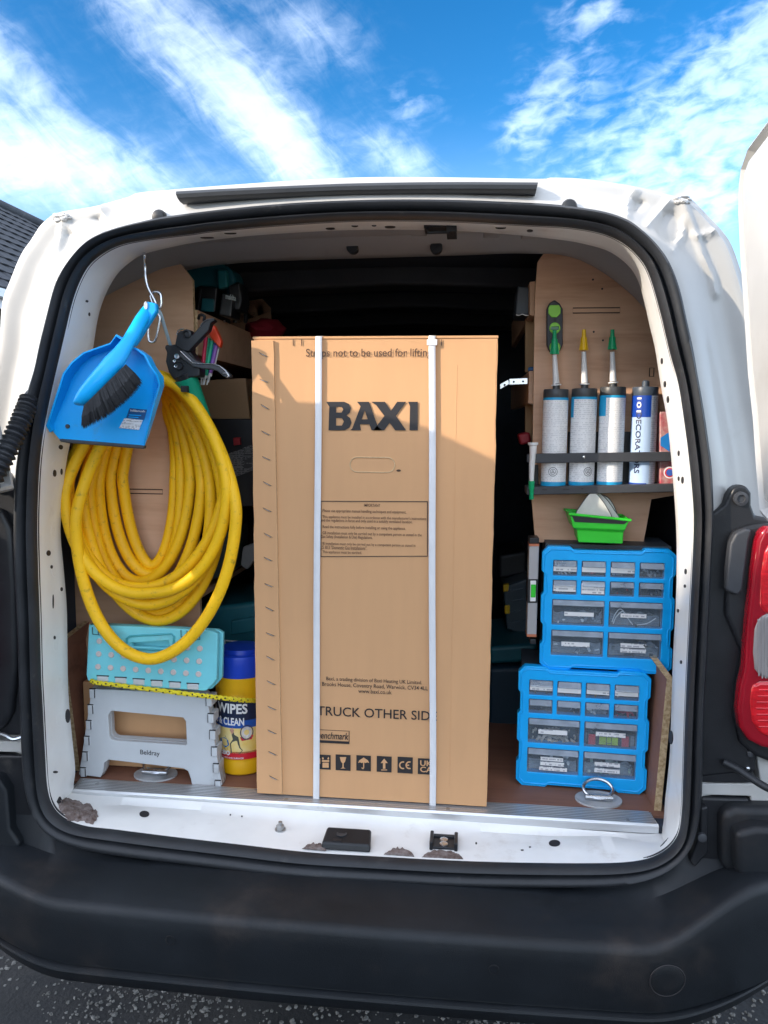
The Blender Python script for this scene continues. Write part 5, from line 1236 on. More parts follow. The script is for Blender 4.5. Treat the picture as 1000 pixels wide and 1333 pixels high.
# ------------------------------------------------------------------ wipes tub
def tub():
    p0, p1 = PY(285, 900, .235), PY(342, 900, .235); r = .0585; cx = PY(307.5, 900, .23).x; cy = .215 + r; zb = .606
    zt = lambda py, Y=.24: PY(310, py, Y).z
    t = thing('wipes_tub', 'yellow tub of hand wipes with a blue lid beside the brown carton', 'tub', (cx, cy, zb))
    zl = zt(878); bm = BM()
    lathe(bm, [(r * .92, zb), (r * .99, zb + .004), (r, zb + .010), (r, zb + .028), (r * .985, zb + .031), (r * .985, zb + .036), (r, zb + .039), (r, zt(920)), (r * .985, zt(918)), (r * .985, zt(914)), (r, zt(911)), (r, zt(902)), (r * .98, zt(900)), (r, zt(897)), (r, zl), (r * .9, zl + .002)], (cx, cy, 0), 'Z', 48)
    b = part('tub_body', bm, MT['tubyel'], t, smooth=True, angle=35)
    zk = zt(852); bm = BM(); lathe(bm, [(r * 1.02, zl - .002), (r * 1.04, zl + .002), (r * 1.04, zk - .004), (r * 1.02, zk), (r * .92, zk + .002), (r * .90, zk - .002), (r * .74, zk - .001), (r * .70, zk + .010), (r * .2, zk + .011)], (cx, cy, 0), 'Z', 48); part('lid', bm, MT['tubblue'], t, smooth=True, angle=35)
    # label: printed bands wrapped round the tub
    def band(z0, z1, m, rr=.0006, a0=-75, a1=75, name='label_band', par=b, sag=0):
        bm = BM(); n = 30; rows = []
        for k in range(n + 1):
            a = R(a0 + (a1 - a0) * k / n); rows.append([bm.verts.new((cx + (r + rr) * math.sin(a), cy - (r + rr) * math.cos(a), zz)) for zz in (z0, z1)])
        for a_, b_ in zip(rows, rows[1:]): bm.faces.new((a_[0], b_[0], b_[1], a_[1]))
        return part(name, bm, m, par, smooth=True, recalc=False)
    navy = mat('label_navy', (.010, .020, .055), .35); royal = mat('label_blue', (.012, .085, .38), .35); redm = mat('label_red', (.62, .015, .03), .35); cream = mat('label_yellow_picture', (.82, .55, .08), .35, col2=(.84, .70, .34), vscale=22)
    zz = lambda py: PY(310, py, .242).z
    band(zz(932), zz(906), navy); band(zz(942), zz(932), royal); band(zz(974), zz(942), cream); band(zz(982), zz(972), redm)
    W = (cx, cy, r + .0013)
    xa = lambda px: cx + (r + .001) * math.asin(max(-1, min(1, (PY(px, 920, .25).x - cx) / r)))
    def TT(s, x0, x1, y0, y1, m=None, bold=.02): return fit_text(s, xa(x0), xa(x1), zz(y1), zz(y0), 0, m or MT['white'], b, bold=bold, wrap=W)
    TT('BIG WIPES', 268, 327, 910.5, 923.5, bold=.03); TT('SCRUB & CLEAN', 264, 323, 928.5, 938.5, bold=.03); TT('x80', 289, 305, 971, 977, MT['white'], .03)
    TT('HANDS, TOOLS AND SURFACES', 286, 322, 979, 981.5, MT['white'], .015)
    # picture on the label: gloved hands and a round badge
    def blob(pts, col, rr): 
        me = curve_mesh([[(xa(p[0]), zz(p[1])) for p in pts]]); 
        for v in me.vertices:
            a = (v.co.x - cx) / (r + rr); v.co = (cx + (r + rr) * math.sin(a), cy - (r + rr) * math.cos(a), v.co.z)
        me.materials.append(mat('label_picture', col, .4, var=.3, vscale=120)); link('label_picture', me, b)
    blob([(285,946),(291,944),(299,953),(304,962),(300,974),(284,974)], (.16, .14, .10), .0009); blob([(291,958),(298,955),(303,958),(304,964),(299,968),(292,964)], (.02, .18, .50), .0012); blob([(286,962),(298,968),(300,975),(286,974)], (.55, .25, .18), .0011)
    blob([(306,944),(309,942),(311,950),(316,953),(318,966),(321,970),(317,975),(306,974),(305,962),(309,956)], (.07, .075, .06), .0010); blob([(305,944),(309,941),(311,945),(308,950)], (.60, .32, .22), .0014)
    blob(circ(325.5, 947.5, 7.5, 20, 9.5), (.05, .06, .12), .0011); blob(circ(325.5, 947.5, 5.8, 20, 7.5), (.62, .6, .58), .0014); blob([(318,953),(333,952),(331,957),(320,958)], (.62, .03, .04), .0016)
tub()
def rope():
    bm = BM(); P = catmull([PY(119,886,.15), PY(125,888.5,.135), PY(150,891.5,.138), PY(190,896.5,.138), PY(230,901.5,.138), PY(262,905.5,.138), PY(285,908,.150), PY(310,911,.170), PY(330,912,.2), PY(345,912,.26)], 14)
    # two strands laid together
    N_ = len(P); 
    for ph, mi in ((0, 0), (math.pi, 0)):
        q = []
        for i, p in enumerate(P): a = i * .9 + ph; q.append(p + Vector((0, math.cos(a), math.sin(a))) * .0018)
        tube(bm, q, .0036, 8)
    o = part('rope', bm, mat('yellow_rope', (.74, .60, .02), .6, bump=.4, bscale=400), None, smooth=True)
    tag(o, 'yellow and black flecked rope stretched across the step stool and wipes tub', 'rope')
    bm = BM(); k = 0
    for i in range(2, N_ - 4, 3):
        p = P[i]; s = 1 if k % 2 else -1; k += 1
        vs = bmesh.ops.create_icosphere(bm, subdivisions=1, radius=.0021)['verts']
        for v in vs: v.co += p + Vector((0, -.0042, .0018 * s))
    part('black_fleck', bm, MT['ink'], o, kind='stuff')
rope()

# ------------------------------------------------------------------ things behind, left side
def bx(name, label, cat, x0, x1, y0, y1, z0, z1, m, bevel=.003, rot=0., group=None):
    c = Vector(((x0 + x1) / 2, (y0 + y1) / 2, z0)); t = thing(name, label, cat, c, group)
    bm = BM(); M_ = Matrix.Translation(c) @ Matrix.Rotation(R(rot), 4, 'Z'); box(bm, x0 - c.x, x1 - c.x, y0 - c.y, y1 - c.y, 0, z1 - z0, M_); part('body' if cat != 'cardboard box' else 'carton_body', bm, m, t, bevel=bevel)
    return t, M_
def left_back():
    a, b_ = PY(98, 925, .25), PY(258, 1010, .25)
    t, _ = bx('cardboard_box', 'low brown cardboard box standing behind the step stool', 'cardboard box', a.x + .03, b_.x + .01, .232, .275, .606, .80, MT['card'], .002)
    # plywood shelf unit running forward along the left wall
    e0, e1 = PY(254.5, 404, .30), PY(254.5, 461, .30); xs = e0.x
    t = thing('plywood_shelf', 'plywood shelf with upstanding front board along the left wall', 'shelf', (xs - .1, .6, e1.z))
    bm = BM(); box(bm, xs - .006, xs + .006, .298, 1.5, e1.z - .002, e0.z); part('front_board', bm, MT['ply'], t)
    bm = BM(); box(bm, xs - .0055, xs + .0055, .2955, .2978, e1.z - .002, e0.z); part('board_end', bm, MT['plyedge'], t)
    bm = BM(); box(bm, -.62, xs - .0065, .30, 1.5, e1.z + .0, e1.z + .012); part('shelf_board', bm, MT['ply'], t)
    bm = BM(); box(bm, -.62, xs - .0065, .30, 1.5, .98, .992); part('shelf_board', bm, MT['ply'], t)
    p = [PX(x, y, xs - .01) for x, y in ((0, 0),)]
    bm = BM(); q = [PY(x, y, 1.0) for x, y in ((300,440),(300,400),(314,378),(330,377),(353,401),(352,440))]; prism(bm, q, (0, .012, 0)); part('rear_end_panel', bm, MT['ply'], t)
    c = PX(292, 418, xs + .007); bm = BM(); lathe(bm, [(.004, -.002), (.004, .002), (.002, .003)], c, 'X', 10); part('shelf_screw', bm, MT['steel'], t, smooth=True)
    # power tool and charger on the shelf
    zf = e1.z + .013
    pt = thing('cordless_drill', 'dark teal cordless power tool lying on the plywood shelf under the roof', 'power tool', PY(272, 400, .42))
    bm = BM(); pprism(bm, [(236,348),(250,343),(290,343),(302,350),(306,362),(308,388),(298,392),(292,372),(280,374),(262,372),(248,378),(238,372)], .42, .08); part('tool_body', bm, MT['tealdark'], pt, bevel=.008)
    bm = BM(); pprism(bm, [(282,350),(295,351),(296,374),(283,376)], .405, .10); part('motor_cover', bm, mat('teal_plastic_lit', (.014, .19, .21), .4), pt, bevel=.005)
    bm = BM(); pprism(bm, [(296,372),(312,366),(315,390),(312,404),(300,404)], .41, .07); part('tool_chuck', bm, MT['blackp'], pt, bevel=.005)
    def batt(label, px, Y, txt):
        x0, y0, x1, y1 = px; a = PY(x0, y1, Y); b_ = PY(x1, y0, Y); t2 = thing('tool_battery', label, 'battery', (a.x, Y, a.z), 'tool batteries on the plywood shelf')
        bm = BM(); pprism(bm, [(x0, y1), (x0 + 5, y0), (x1 + 3, y0 + 2), (x1, y1 + 3)], Y, .07); part('battery_case', bm, MT['blackp'], t2, bevel=.004)
        if txt: fit_text('makita', PY(x0 + 4, 0, Y).x, PY(x1 + 1, 0, Y).x, PY(0, y0 + 11, Y - .002).z, PY(0, y0 + 4, Y - .002).z, Y - .001, mat('grey_print', (.45, .5, .5), .5), t2, bold=.03, slope=-.2)
        else:
            bm = BM(); pprism(bm, [(x0 + 7, y1 + 1), (x0 + 9, y0 + 16), (x1 - 1, y0 + 17), (x1 - 2, y1 + 2)], Y - .003, .01); part('release_button', bm, MT['tealdark'], t2, bevel=.002)
            bm = BM(); pprism(bm, [(x0 + 3, y1), (x0 + 8, y0 + 4), (x0 + 8.8, y0 + 4), (x0 + 3.8, y1)], Y - .002, .003); part('battery_seam', bm, MT['greyp'], t2)
        return t2
    batt('black battery with a teal release button, left of the lettered one on the shelf', (254, 372, 280, 404), .40, False); batt('black battery with white lettering on the plywood shelf', (284, 381, 301, 410), .39, True)
    bm = BM(); c = PY(312, 412, .60); tube(bm, catmull([PY(306,420,.55), PY(307,404,.55), PY(312,399,.56), PY(319,404,.57), PY(320,420,.58)], 5), .005, 8); tag(part('cable_loop', bm, MT['blackp'], None, smooth=True), 'black cable loop standing on the shelf behind the batteries', 'cable')
    bm = BM(); vs = bmesh.ops.create_icosphere(bm, subdivisions=3, radius=1)['verts']; c = PY(347, 430, .75)
    for v in vs: v.co = Vector((v.co.x * .055, v.co.y * .07, v.co.z * .030)) * (1 + .25 * noise.noise(v.co * 1.8)) + c
    tag(part('red_bag', bm, mat('red_cloth', (.30, .012, .03), .8, bump=.4, bscale=40), None, smooth=True), 'dull red cloth bag lying on the shelf behind the carton', 'bag')
    # under the shelf
    def sol(name, label, cat, px, Y, d, m, bevel=.004):
        o = solid(name, px, Y, d, m, None, bevel); return tag(o, label, cat)
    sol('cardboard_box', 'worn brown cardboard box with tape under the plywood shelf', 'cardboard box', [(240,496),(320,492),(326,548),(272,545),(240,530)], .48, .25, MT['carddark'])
    b = thing('parts_box', 'black parts box with white printed label in the dark behind the hose', 'box', PY(305, 600, .40))
    bm = BM(); pprism(bm, [(262,545),(332,545),(332,660),(262,660)], .40, .22); part('box_body', bm, MT['blackp'], b, bevel=.004)
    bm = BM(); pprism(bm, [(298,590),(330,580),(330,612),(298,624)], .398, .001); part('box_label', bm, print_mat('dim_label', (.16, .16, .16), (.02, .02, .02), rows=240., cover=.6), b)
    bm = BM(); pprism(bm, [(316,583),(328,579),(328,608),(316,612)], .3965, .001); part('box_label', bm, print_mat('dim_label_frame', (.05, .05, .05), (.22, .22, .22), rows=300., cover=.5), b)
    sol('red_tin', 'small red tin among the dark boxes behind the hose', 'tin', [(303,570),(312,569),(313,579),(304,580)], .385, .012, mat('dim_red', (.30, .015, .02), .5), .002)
    sol('green_clip', 'tiny green clip in the dark behind the hose', 'clip', [(304,648),(311,654),(306,659),(303,655)], .375, .010, MT['gcap'], .001)
    sol('clear_bag', 'crumpled grey plastic bag in the dark gap between hose and carton', 'bag', [(316,712),(332,706),(331,730),(322,742),(313,736)], .40, .03, mat('grey_film', (.20, .21, .21), .35, bump=.6, bscale=60), .004)
    sol('tool_case', 'dark grey plastic case wedged behind the coiled hose', 'tool case', [(262,716),(300,690),(300,745),(268,758)], .40, .15, mat('slate_plastic', (.035, .06, .062), .5))
    c = thing('tool_case', 'dark teal tool case with white bracket mark behind the wipes tub', 'tool case', PY(310, 830, .40))
    bm = BM(); pprism(bm, [(255,792),(335,783),(335,900),(255,900)], .40, .28); part('case_body', bm, MT['tealdark'], c, bevel=.012)
    bm = BM(); pprism(bm, [(300,808),(336,802),(336,822),(300,828)], .392, .02); part('case_rib', bm, MT['tealdark'], c, bevel=.005)
    bm = BM()
    for pl in ([(292,833),(311,834.5),(311,836),(292,834.5)], [(292,833),(293.5,833),(293.5,844),(292,844)], [(309.5,834.5),(311,834.5),(311,846),(309.5,846)], [(296,838),(299,838),(299,844),(296,844)], [(301,838),(303,838),(303,844),(301,844)], [(305,838),(307,838),(307,844),(305,844)]): pprism(bm, pl, .3985, .003)
    part('case_mark', bm, MT['white'], c)
    bm = BM(); a, b_ = PZ(333, 1020, .618), PZ(345, 985, .618); tube(bm, [Vector((-.225, .172, .618)), Vector((-.232, .40, .618))], .0105, 16); tag(part('copper_pipe', bm, mat('dull_copper', (.22, .06, .045), .4, metal=.6), None, smooth=True), 'end of a dull copper pipe on the floor beside the carton', 'pipe')
left_back()

# ------------------------------------------------------------------ right side: cartridges in their rack
def right_rack():
    Y0 = .265; Y1 = .335
    zr = lambda px, py: PY(px, py, Y0)
    t = thing('cartridge_rack', 'black two-rail rack holding the sealant cartridges on the plywood panel', 'rack', PY(780, 640, .30))
    a, b_ = zr(686, 592), zr(879, 592)
    bm = BM(); pprism(bm, [(686,591),(700,590.5),(880,588),(880,600.5),(700,603),(686,602)], Y0, .007); part('front_rail', bm, MT['greyp'], t, bevel=.002)
    bm = BM(); pprism(bm, [(686,634),(880,630),(880,640.5),(686,644.5)], Y0, .068); part('base_tray', bm, MT['greyp'], t, bevel=.002)
    bm = BM()
    for (p, q_) in ((688, 701), (740, 743), (770, 779), (808, 822), (856, 862)): pprism(bm, [(p, 562 if p > 700 else 605), (q_, 562 if p > 700 else 605), (q_, 640), (p, 640)], Y1 - .010, .008)
    part('back_bracket', bm, MT['blackp'], t, bevel=.001)
    for px, py, w in ((709,637.5,9),(737,637,11),(758,636,3)):
        c = zr(px, py); bm = BM(); box(bm, c.x - w * .0006, c.x + w * .0006, Y0 - .0006, Y0 + .002, c.z - .0012, c.z + .0012); part('tray_slot', bm, MT['ink'], t)
    c = zr(760, 595); bm = BM(); lathe(bm, [(.0028, .002), (.0028, -.0012), (.001, -.002)], c, 'Y', 10); part('rail_screw', bm, MT['steel'], t, smooth=True)
    def cart(px0, px1, ytop, ynoz, ycap, cap, design, label):
        Yc = .302; cxp = (px0 + px1) / 2; r = abs(PY(px1, 560, Yc).x - PY(px0, 560, Yc).x) / 2; c = PY(cxp, 632, Yc)
        zb = PY(cxp, 634, Yc).z; zt = PY(cxp, ytop, Yc).z; c = Vector((PY(cxp, 570, Yc).x, Yc, zb))
        t2 = thing('sealant_cartridge', label, 'cartridge', c, 'sealant cartridges in the black rack')
        clr = {'d': (.06, .08, .11)}.get(design, (.05, .055, .06))
        bm = BM(); lathe(bm, [(r * .95, zb), (r, zb + .002), (r, zt - .018), (r * 1.015, zt - .017), (r * 1.015, zt - .002), (r * .98, zt), (r * .30, zt + .001), (r * .28, zt + .012), (r * .2, zt + .014)], (c.x, c.y, 0), 'Z', 40)
        b = part('tube_body', bm, mat('cartridge_' + design, clr, .38, var=.08, vscale=30), t2, smooth=True, angle=35)
        def band(z0, z1, m, a0=-88, a1=88, rr=.0005):
            bm = BM(); n = 24; rows = []
            for k in range(n + 1):
                a = R(a0 + (a1 - a0) * k / n); rows.append([bm.verts.new((c.x + (r + rr) * math.sin(a), c.y - (r + rr) * math.cos(a), zz)) for zz in (z0, z1)])
            for a_, b2 in zip(rows, rows[1:]): bm.faces.new((a_[0], b2[0], b2[1], a_[1]))
            part('label_band', bm, m, b, smooth=True, recalc=False)
        H = zt - zb; lb = LBL[design]; cy_ = LBL['blue']
        if design == 'd':
            band(zb + .006, zt - .018, lb, -88, 20); band(zb + .006, zt - .018, LBL['dt'], 20, 88); band(zt - .062, zt - .018, LBL['navy'], -88, 16, .0008); band(zb + .0005, zb + .010, LBL['navy'], -88, 10, .0008)
            W = (c.x, c.y, r + .0012)
            me = text_mesh('DECORATORS', .02); M2 = Matrix.Rotation(R(90), 4, 'Y'); me.transform(M2)
            vx = [v.co.x for v in me.vertices]; vz = [v.co.z for v in me.vertices]; x0, x1, z0, z1 = min(vx), max(vx), min(vz), max(vz)
            for v in me.vertices:
                x = c.x - r * .88 + (v.co.x - x0) / (x1 - x0) * .0115; zz = zb + .030 + (v.co.z - z0) / (z1 - z0) * .125; a = (x - c.x) / (r + .0012); v.co = (c.x + (r + .0012) * math.sin(a), c.y - (r + .0012) * math.cos(a), zz)
            me.materials.append(LBL['navytxt']); link('lettering', me, b)
            me = text_mesh('101', .02); me.transform(M2); vx = [v.co.x for v in me.vertices]; vz = [v.co.z for v in me.vertices]; x0, x1, z0, z1 = min(vx), max(vx), min(vz), max(vz)
            for v in me.vertices:
                x = c.x - r * .88 + (v.co.x - x0) / (x1 - x0) * .010; zz = zt - .052 + (v.co.z - z0) / (z1 - z0) * .030; a = (x - c.x) / (r + .0016); v.co = (c.x + (r + .0016) * math.sin(a), c.y - (r + .0016) * math.cos(a), zz)
            me.materials.append(MT['white']); link('lettering', me, b)
        else:
            band(zb + .012, zt - .021, lb); band(zt - .0225, zt - .0175, cy_, rr=.0008); band(zb + .0005, zb + .0125, cy_, rr=.0008)
            if design in 'bc': band(zt - .060, zt - .0175, cy_, -88, -58 if design == 'b' else -38, .0008)
            W = (c.x, c.y, r + .0012)
            if design == 'b': fit_text('CE', c.x + .000, c.x + .009, zb + .066, zb + .072, 0, MT['ink'], b, wrap=W)
            if design in 'ab':
                sx = -.004 if design == 'a' else .010; rr_ = .0095
                me = curve_mesh([circ(c.x + sx, zb + .034, rr_, 24), circ(c.x + sx, zb + .034, rr_ * .9, 24), circ(c.x + sx, zb + .034, rr_ * .62, 20), circ(c.x + sx, zb + .034, rr_ * .54, 20)])
                for v in me.vertices: a = (v.co.x - c.x) / (r + .0012); v.co = (c.x + (r + .0012) * math.sin(a), c.y - (r + .0012) * math.cos(a), v.co.z)
                me.materials.append(MT['ink']); link('round_mark', me, b)
                me = curve_mesh([[(c.x + sx, zb + .038), (c.x + sx + .0035, zb + .0315), (c.x + sx - .0035, zb + .0315)], [(c.x + sx, zb + .0362), (c.x + sx + .002, zb + .0323), (c.x + sx - .002, zb + .0323)]])
                for v in me.vertices: a = (v.co.x - c.x) / (r + .0012); v.co = (c.x + (r + .0012) * math.sin(a), c.y - (r + .0012) * math.cos(a), v.co.z)
                me.materials.append(MT['ink']); link('round_mark', me, b)
        if ynoz:
            tilt = (ynoz[0] - cxp); topx = PY(ynoz[0], ynoz[1], Yc); base = Vector((c.x, c.y, zt + .008)); bm = BM()
            e = Vector((topx.x, c.y, topx.z)); tube(bm, [base + (e - base) * f for f in (0, .04, .041, .5, 1)], lambda f: .0098 - .0052 * max(0, f) if f > .3 else .0105, 16); part('nozzle', bm, MT['nozzle'], t2, smooth=True, angle=50)
            k1 = PY(ynoz[0] + (ynoz[0] - cxp) * .25, ycap[1], Yc); k0 = PY(ynoz[0], ycap[0], Yc); bm = BM()
            d = k1 - k0; tube(bm, [k0 + d * f for f in (0, .3, .62, .63, 1)], lambda f: (.0075, .0072, .0065, .0045, .0038)[int(f * 4 + .5)], 14); 
            for s in (-1, 1): prism(bm, [k0 + Vector((s * .004, -.001, 0)), k0 + Vector((s * .0095, -.001, 0)), k0 + d * .55 + Vector((s * .006, -.001, 0))], (0, .002, 0))
            part('nozzle_cap', bm, MT[cap], t2, smooth=True, angle=40)
    LBL = {}
    for k in 'abc': LBL[k] = print_mat('cartridge_print_' + k, (.84, .85, .86), (.66, .67, .69), rows=230. + 20 * ord(k) % 50, cover=.62)
    LBL['d'] = mat('pale_blue_label', (.42, .56, .76), .4, var=.04); LBL['dt'] = print_mat('cartridge_print_d', (.55, .58, .64), (.38, .40, .46), rows=240., cover=.6)
    LBL['blue'] = mat('cyan_label', (.015, .36, .66), .35); LBL['navy'] = mat('royal_label', (.008, .055, .36), .35); LBL['navytxt'] = mat('navy_text', (.01, .02, .08), .4)
    cart(706, 738, 507, (722, 462), (461, 430), 'gcap', 'a', 'cartridge with green cap standing in front of the green level gauge')
    cart(742.5, 775, 506, (760, 458), (456, 429), 'ycap', 'b', 'cartridge with a yellow nozzle cap, in the middle of the white-nozzled three')
    cart(779, 812, 504, (797, 458), (455, 429), 'gcap', 'c', 'cartridge with green cap right beside the one with the yellow cap')
    cart(821, 854, 504, None, None, None, 'd', 'blue decorators cartridge without a nozzle, near the right door post')
    # half hidden packet at the end of the rack
    p = thing('glue_packet', 'red and blue printed packet half hidden by the right door post', 'packet', PY(872, 630, .30))
    pk = mat('packet_print', (.42, .02, .05), .4, col2=(.50, .40, .36), vscale=60)
    bm = BM(); pprism(bm, [(859,536),(885,536),(885,632),(859,632)], .285, .03); part('packet_body', bm, pk, p, bevel=.003)
    me = curve_mesh([[(PY(*q, 0.283).x, PY(*q, .283).z) for q in [(860,570),(872,562),(872,588),(860,580)]]]); me.transform(Matrix.Translation((0, .2840, 0))); me.materials.append(mat('packet_blue', (.02, .20, .55), .4)); link('printed_mark', me, p)
    for r_, m_ in ((.012, MT['white']), (.0095, mat('mark_red', (.6, .03, .03), .4)), (.007, mat('mark_blue', (.05, .12, .45), .4))):
        c = PY(869, 614.5, .28); bm = BM(); lathe(bm, [(r_, .001), (r_, 0)], (c.x, .2625 - (.012 - r_) * .2, c.z), 'Y', 24); part('printed_mark', bm, m_, p)
    # spare nozzle hooked on the left end
    n_ = thing('spare_nozzle', 'white spare nozzle with green cap hooked on the left end of the rack', 'nozzle', PY(693, 610, .26))
    c0 = PY(694, 579, .262); bm = BM(); L = lambda py: PY(692, py, .262)
    tube(bm, [PY(694, 576, .262), PY(694, 579, .262), PY(694, 580, .262), PY(694, 590, .262), PY(693.5, 591, .262), PY(692.5, 610, .262), PY(692, 630, .262)], lambda f: (.0105, .0105, .0075, .0072, .0065, .0055, .0045)[int(f * 6 + .5)], 16); part('nozzle', bm, MT['nozzle'], n_, smooth=True, angle=40)
    bm = BM(); tube(bm, [PY(692, 626, .262), PY(692, 636, .262), PY(692, 637, .262), PY(692, 650, .262)], lambda f: (.0062, .006, .005, .0045)[int(f * 3 + .5)], 14); part('nozzle_cap', bm, MT['gcap'], n_, smooth=True, angle=40)
    # green and black gauge screwed to the panel
    g = thing('stud_finder', 'black and lime green magnetic finder hung on the plywood panel behind the first cartridge', 'gauge', PY(722, 425, .33))
    bm = BM(); pprism(bm, [(722,390),(729,395),(733,402),(733,448),(730,456),(722,461),(715,456),(712,448),(712,402),(715,395)], .322, .017); part('gauge_body', bm, MT['greyp'], g, bevel=.003)
    lime = mat('lime_plastic', (.23, .62, .02), .35)
    for pl in ([(716,397),(728,397),(730,401),(730,408),(725,413),(718,413),(714,408),(714,401)], circ(722.5, 427, 7.2, 18, 7.5), circ(722.5, 452, 7.2, 18, 7.5)):
        bm = BM(); pprism(bm, pl, .3195, .004); part('lime_inset', bm, lime, g, bevel=.001)
    bm = BM(); pprism(bm, [(717,425),(728,424.5),(728,429.5),(717,430)], .3185, .003); part('vial', bm, mat('dark_green_vial', (.01, .13, .02), .2), g, bevel=.001)
    bm = BM(); pprism(bm, circ(722.5, 416.5, 2, 10), .321, .002); pprism(bm, circ(722, 392.5, 1.2, 8), .321, .002); part('hang_hole', bm, MT['ink'], g)
right_rack()
def right_misc():
    # green tub with sanding sheets
    Y = .235
    t = thing('green_tub', 'bright green plastic tray standing on the upper blue drawer cabinet', 'tray', PY(782, 706, Y))
    bm = BM(); top = [PY(742,669,Y), PY(820,677,Y)]; mid = [PY(746,687,Y), PY(814,690,Y)]; lowm = [PY(751,690,Y+.006), PY(812,693,Y+.006)]; bot = [PY(753,706,Y+.006), PY(811,708,Y+.006)]
    d = .085
    rr = []
    for (a, b_), ins in ((top, 0), (mid, .006), (lowm, .010), (bot, .012)): rr.append([bm.verts.new(v) for v in (a, b_, b_ + Vector((-ins * .3, d - ins, .0)), a + Vector((ins * .3, d - ins, 0)))])
    for a, b_ in zip(rr, rr[1:]):
        for k in range(4): bm.faces.new((a[k], a[(k + 1) % 4], b_[(k + 1) % 4], b_[k]))
    bm.faces.new(rr[-1]); part('tray_body', bm, MT['green'], t, bevel=.002)
    bm = BM(); a, b_ = top; 
    pts = [a + Vector((-.001, -.002, 0)), b_ + Vector((.001, -.002, 0)), b_ + Vector((.001, d, .0)), a + Vector((-.001, d, 0))]; tube(bm, pts, .0028, 8, closed=True); part('tray_rim', bm, MT['green'], t, smooth=True)
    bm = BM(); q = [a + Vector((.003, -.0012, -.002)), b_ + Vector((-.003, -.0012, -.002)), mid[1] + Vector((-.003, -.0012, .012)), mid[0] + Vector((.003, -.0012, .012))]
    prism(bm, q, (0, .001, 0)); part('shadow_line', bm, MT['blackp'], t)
    def sheet(px, Yk, label, dots):
        t2 = thing('sanding_sheet', label, 'sanding sheet', PY(778, 685, Yk), 'sanding sheets in the green tray')
        bm = BM(); pts = catmull([PY(*p, Yk) for p in px], 4, True); 
        pts = [p + Vector((0, .006 * math.sin((p.x - pts[0].x) * 40), 0)) for p in pts]; prism(bm, pts, (0, .0025, 0)); part('sheet', bm, MT['sand'], t2); bm = BM(); tube(bm, [p + Vector((0, .0005, 0)) for p in pts], .0010, 5, closed=True); part('sheet_edge', bm, MT['greyp'], t2)
        for p in dots:
            c = PY(*p, Yk); c.y = Yk - .0016 + .006 * math.sin((c.x - pts[0].x) * 40); bm = BM(); lathe(bm, [(.0036, .001), (.0036, -.0006)], c, 'Y', 12); part('dust_hole', bm, MT['greyp'], t2)
    sheet([(750,672),(757,657),(768,643),(773,641),(780,646),(790,660),(797,678),(775,682)], .262, 'pale triangular sanding sheet standing foremost in the green tray', ((770,664),(783,667)))
    sheet([(757,672),(765,656),(775,643),(781,642),(790,650),(800,664),(806,678),(780,682)], .275, 'middle sanding sheet, just behind the foremost in the tray', ())
    sheet([(768,672),(775,654),(784,646),(792,648),(799,657),(805,672),(806,680)], .286, 'rearmost sanding sheet showing only its right edge in the tray', ())
    # spirit level standing beside the cabinet
    Y = .27; l = thing('spirit_level', 'grey spirit level with green vial standing upright left of the upper blue cabinet', 'spirit level', PY(690, 830, Y))
    bm = BM(); pprism(bm, [(689,709),(702,709),(698.5,828),(686,828)], Y, .035); part('level_body', bm, mat('grey_anodised', (.42, .41, .42), .4, metal=.3), l, bevel=.0015)
    bm = BM(); pprism(bm, [(689,700),(702,700),(702,708),(689,708)], Y - .002, .039); pprism(bm, [(690,832),(698,832),(698,839),(690,839)], Y - .002, .039); part('end_cap', bm, MT['blackp'], l, bevel=.002)
    cb = mat('copper_band', (.5, .16, .08), .4)
    for pl in ([(689,708),(702,708),(702,711),(689,711)], [(686,826),(698.5,826),(698.5,829),(686,829)]): bm = BM(); pprism(bm, pl, Y - .003, .041); part('copper_band', bm, cb, l)
    bm = BM(); pprism(bm, [(687,754),(700.5,754),(699.5,785),(686.5,785)], Y - .002, .039); part('vial_window', bm, MT['blackp'], l, bevel=.001)
    bm = BM(); pprism(bm, [(690.5,756),(698,756),(697.5,783),(690,783)], Y - .004, .02); vf = part('vial_frame', bm, MT['white'], l, bevel=.001)
    bm = BM(); pprism(bm, [(691.5,761),(698,761),(697.3,778),(691,778)], Y - .0055, .01); part('vial', bm, MT['green'], l, bevel=.0015)
    # shelf ends and things on the far right shelf
    s = thing('plywood_rack', 'plywood shelf rack behind the right hand panel with its board ends showing', 'shelf', PY(690, 500, .40))
    for px in ([(690,367),(697,366),(697,411),(690,410)], [(689,483),(696,483),(695,526),(688,525)]):
        bm = BM(); pprism(bm, px, .365, .7); bm.normal_update()
        for f in bm.faces: f.material_index = 1 if f.normal.y < -.5 else 0
        part('shelf_board', bm, (MT['ply'], MT['plyedge']), s, recalc=False)
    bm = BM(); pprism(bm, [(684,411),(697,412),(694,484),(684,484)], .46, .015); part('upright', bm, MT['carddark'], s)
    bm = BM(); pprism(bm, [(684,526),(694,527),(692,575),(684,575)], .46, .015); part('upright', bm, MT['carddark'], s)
    b = thing('black_case', 'small black plastic case on the right shelf below the roof', 'case', PY(680, 410, .40))
    bm = BM(); pprism(bm, [(674,372),(690,373),(689,410),(671,410)], .40, .10); part('case_body', bm, mat('dark_grey_case', (.06, .07, .085), .45), b, bevel=.004)
    bm = BM(); tube(bm, catmull([PY(672,410,.397), PY(676,410.5,.397), PY(680,409,.397), PY(684,410.5,.397), PY(688,410.5,.397)], 3), .0012, 6); part('case_edge', bm, MT['white'], b)
    k = thing('steel_bracket', 'bright steel angle bracket sticking out left of the right plywood panel', 'bracket', PY(672, 498, .36))
